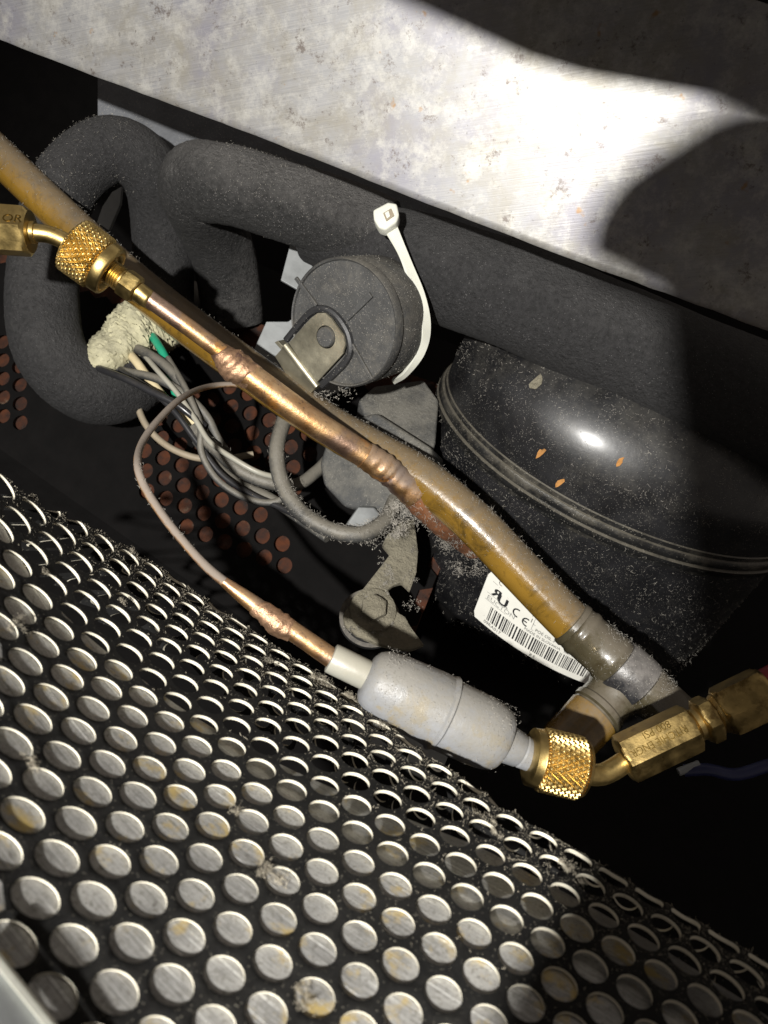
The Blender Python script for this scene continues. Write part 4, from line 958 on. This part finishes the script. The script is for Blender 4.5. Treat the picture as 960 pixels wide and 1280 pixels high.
# ------------------------------------------------------------------ dust: fibres and grains lying on things
def dust():
    mb = MB()
    # along the crest and over the web of the perforated sheet
    def nd(U, V):
        q, n = S(U, V); return W(q), nz(B @ n)
    for _ in range(4200):
        U = rng.uniform(-17, 10); V = crest(U)+abs(rng.normal(0, 2.4))-0.8
        # keep to the web: nearest hole centre
        b_ = V/S3; best = 9
        for dd in (math.floor(b_), math.floor(b_)+1):
            for ss in (0, 1):
                base = dd % 2; uu = round((U*2-base)/2)*2+base; best = min(best, math.hypot(U-uu/2, V-dd*S3))
        if best < 0.43: continue
        p, n = nd(U, V); fibre(mb, p, n, rng.uniform(0.0005, 0.0016), rng.uniform(0.000025, 0.00006), 2.2, 0, 0.5)
    g = []
    for _ in range(20000):
        U = rng.uniform(-17, 10); V = crest(U)+abs(rng.normal(0, 2.0))-0.6
        b_ = V/S3; best = 9
        for dd in (math.floor(b_), math.floor(b_)+1):
            base = dd % 2; uu = round((U*2-base)/2)*2+base; best = min(best, math.hypot(U-uu/2, V-dd*S3))
        if best < 0.40+0.05*rng.random(): continue
        g.append((U, V))
    g = np.array(g); q_, n_ = S(g[:, 0], g[:, 1]); grains(mb, list(W(q_+n_*0.00004)), 0.00011)
    for U, V, s, c in ((-5.2, -8.6, 0.0050, 110), (-4.0, -8.8, 0.0045, 90), (1.2, -8.2, 0.0042, 80), (-10.5, -4.0, 0.0022, 36), (-6.8, -7.7, 0.0028, 46), (-2.5, -7.9, 0.0024, 36), (-12.8, -6.5, 0.0026, 36), (3.8, -7.4, 0.0034, 50), (-11.4, -1.7, 0.0020, 30), (-9.6, 0.4, 0.0028, 60), (-1.45, 0.05, 0.0032, 90), (-3.0, -0.8, 0.0022, 40), (2.2, -5.4, 0.0030, 46), (4.4, -5.2, 0.0034, 60), (-6.0, 2.6, 0.0024, 40), (0.9, 1.9, 0.0026, 50)):
        p, n = nd(U, V); clump(mb, p, n, s*0.75, c*4, 0.000032)
    tag(mb.build('dust_fluff', M['dustfluff']), 'fluffy grey dust caught on the perforated sheet', 'dust', None, 'stuff')
    # on the compressor wall and lid
    mb = MB()
    cl = [(rng.uniform(math.pi*0.9, math.pi*1.9), rng.uniform(-0.08, 0.0), rng.uniform(0.02, 0.12), rng.uniform(0.002, 0.010)) for _ in range(70)]
    for _ in range(3400):
        cph, cz, sph, sz = cl[rng.integers(0, 70)]
        ph = rng.normal(cph, sph) if rng.random() < 0.75 else rng.uniform(math.pi*0.9, math.pi*1.95)
        if rng.random() < 0.72:
            z = -min(0.085, abs(rng.normal(cz, sz))) if rng.random() < 0.75 else -rng.uniform(0, 0.085); k = LOWK if z < -0.004 else 1.0; n = nz(shell_pt(ph, 0, 1, 1.0)-shell_pt(ph, 0, 1, 0)); p = shell_pt(ph, z, k)
        else:
            s = rng.uniform(0.02, 0.8)**1.3*math.pi/2; k = 0.975*math.cos(s); z = 0.018+0.042*math.sin(s); p = shell_pt(ph, z, k)
            n = nz((p-Cc-np.array([0, 0, 0.012]))/np.array([CA**2, CB**2, 0.04**2]))
        fibre(mb, p+n*0.0001, n, rng.uniform(0.0005, 0.0024), rng.uniform(0.00003, 0.00007), 1.3, 0, 0.25)
    grains(mb, [shell_pt(a, z, LOWK, 0.0001) for a, z in zip(rng.uniform(math.pi*0.9, math.pi*1.95, 1500), rng.uniform(-0.085, -0.004, 1500))], 0.00012)
    tag(mb.build('compressor_dust', M['dustgrey']), 'pale dust fibres stuck to the black compressor shell', 'dust', None, 'stuff')
    # on tubes: helper walks a path and drops fibres on its upper side
    mb = MB(); upc = UZW
    def along(pts, r, count, ln, rad, spread=1.2, gr=0):
        path = catmull(pp(*pts), 12); t, _, _ = frames(path)
        for _ in range(count):
            i = rng.integers(0, len(path)); u0 = nz(upc-(upc @ t[i])*t[i]); s0 = np.cross(t[i], u0); a = rng.normal(0, spread*0.5)
            n = math.cos(a)*u0+math.sin(a)*s0; fibre(mb, path[i]+n*r+rng.normal(0, 0.0004, 3), n, ln*rng.uniform(0.4, 1.3), rad*rng.uniform(0.6, 1.3), 1.2, 0, 0.7)
        g = []
        for _ in range(gr):
            i = rng.integers(0, len(path)); u0 = nz(upc-(upc @ t[i])*t[i]); s0 = np.cross(t[i], u0); a = rng.normal(0, spread*0.6)
            g.append(path[i]+(math.cos(a)*u0+math.sin(a)*s0)*r+t[i]*rng.uniform(-0.001, 0.001))
        grains(mb, g, 0.00013)
    along([(0, 196, 0.325), (90, 282, 0.318), (180, 363, 0.308), (300, 455, 0.298), (400, 525, 0.290), (470, 566, 0.284), (530, 601, 0.279), (590, 651, 0.275), (650, 713, 0.273), (728, 793, 0.270)], 0.0078, 1500, 0.0014, 0.000045, 1.4, 3200)
    along([(250, 232, 0.325), (285, 232, 0.31), (350, 250, 0.308), (420, 273, 0.306), (470, 300, 0.304)], 0.0154, 420, 0.0010, 0.00005, 2.0, 2600)
    along([(60, 300, 0.335), (84, 228, 0.336), (138, 187, 0.338), (186, 214, 0.345)], 0.0142, 260, 0.0012, 0.00005, 1.8, 1400)
    along([(512, 612, 0.277), (530, 630, 0.281), (550, 650, 0.288), (572, 668, 0.298)], 0.0055, 700, 0.0020, 0.00006, 3.0, 700)
    along([(352, 603, 0.296), (376, 640, 0.292), (412, 662, 0.290), (450, 668, 0.290), (480, 652, 0.296)], 0.0031, 460, 0.0018, 0.00006, 3.4, 500)
    along([(206, 648, 0.232), (238, 687, 0.232), (178, 553, 0.272), (172, 580, 0.268)][:2], 0.0012, 40, 0.0012, 0.00005, 3, 30)
    along([(172, 580, 0.2133), (181, 609, 0.2101), (206, 648, 0.2085), (238, 687, 0.2085)], 0.0012, 60, 0.0011, 0.00005, 3, 60)
    along([(242, 535, 0.318), (268, 560, 0.314), (300, 588, 0.312), (335, 603, 0.312), (370, 606, 0.316)], 0.0031, 160, 0.0016, 0.00005, 2.6, 200)
    along([(366, 480, 0.312), (356, 522, 0.306), (346, 560, 0.300), (352, 603, 0.296)], 0.0031, 70, 0.0012, 0.00005, 3, 120)
    along([(740, 803, 0.270), (786, 843, 0.268), (820, 875, 0.266)], 0.0092, 420, 0.0014, 0.00005, 2.0, 1100)
    along([(470, 850, 0.213), (545, 887, 0.214), (625, 925, 0.2155)], 0.0100, 200, 0.0010, 0.00004, 1.6, 1500)
    clump(mb, P(585, 690, 0.303), Dv(0, 0, -1), 0.007, 420, 0.00006); clump(mb, P(560, 672, 0.292), Dv(0, 0, -1), 0.005, 260, 0.00006)
    clump(mb, P(512, 650, 0.296), Dv(0, 0, -1), 0.008, 460, 0.00007)
    clump(mb, P(487, 666, 0.292), Dv(0, 0, -1), 0.006, 300, 0.00007)
    clump(mb, P(430, 488, 0.288), Dv(0, 0, -1), 0.004, 60, 0.00007)
    clump(mb, P(405, 497, 0.284), Dv(0, 0, -1), 0.004, 60, 0.00007)
    axc = Dv(0.50, 0.30, 0.80); cc = P(427, 405, 0.272); ua = nz(np.cross(axc, UZW)); va = np.cross(axc, ua); g = []
    for _ in range(900):
        a = rng.uniform(0, 6.283); q = 0.0215*math.sqrt(rng.random()); g.append(cc+axc*0.0011+ua*math.cos(a)*q+va*math.sin(a)*q)
    for _ in range(1300):
        a = rng.uniform(0, 6.283); g.append(cc+axc*rng.uniform(0.001, 0.022)+(ua*math.cos(a)+va*math.sin(a))*0.0226)
    grains(mb, g, 0.00013)
    for _ in range(120):
        a = rng.uniform(0, 6.283); n_ = ua*math.cos(a)+va*math.sin(a); fibre(mb, cc+axc*rng.uniform(0.001, 0.02)+n_*0.0226, n_, rng.uniform(0.0006, 0.002), 0.00004, 1.6, 0, 0.6)
    fn = nz(0.62*UZW+0.38*Dv(-0.15, -0.1, -1)); fq = P(470, 770, 0.292)+fn*0.0012
    for _ in range(60):
        x, y = rng.choice([0, 1, 2]), 0
        t_ = rng.uniform(0, 1); px_ = 440+75*t_+rng.normal(0, 14); py_ = 775-95*t_*rng.uniform(0.2, 1.0)+rng.normal(0, 12)
        if (px_-500)**2+(py_-740)**2 < 300 or not (px_ > 432+(790-py_)*0.42 and px_ < 522 and py_ < 800): continue
        clump(mb, hit(px_, py_, fq, fn), fn, rng.uniform(0.0008, 0.0024), 26, 0.00008)
    tag(mb.build('pipe_dust', M['dustgrey']), 'grey dust fibres lying on top of the pipes, tube and drier', 'dust', None, 'stuff')
dust()
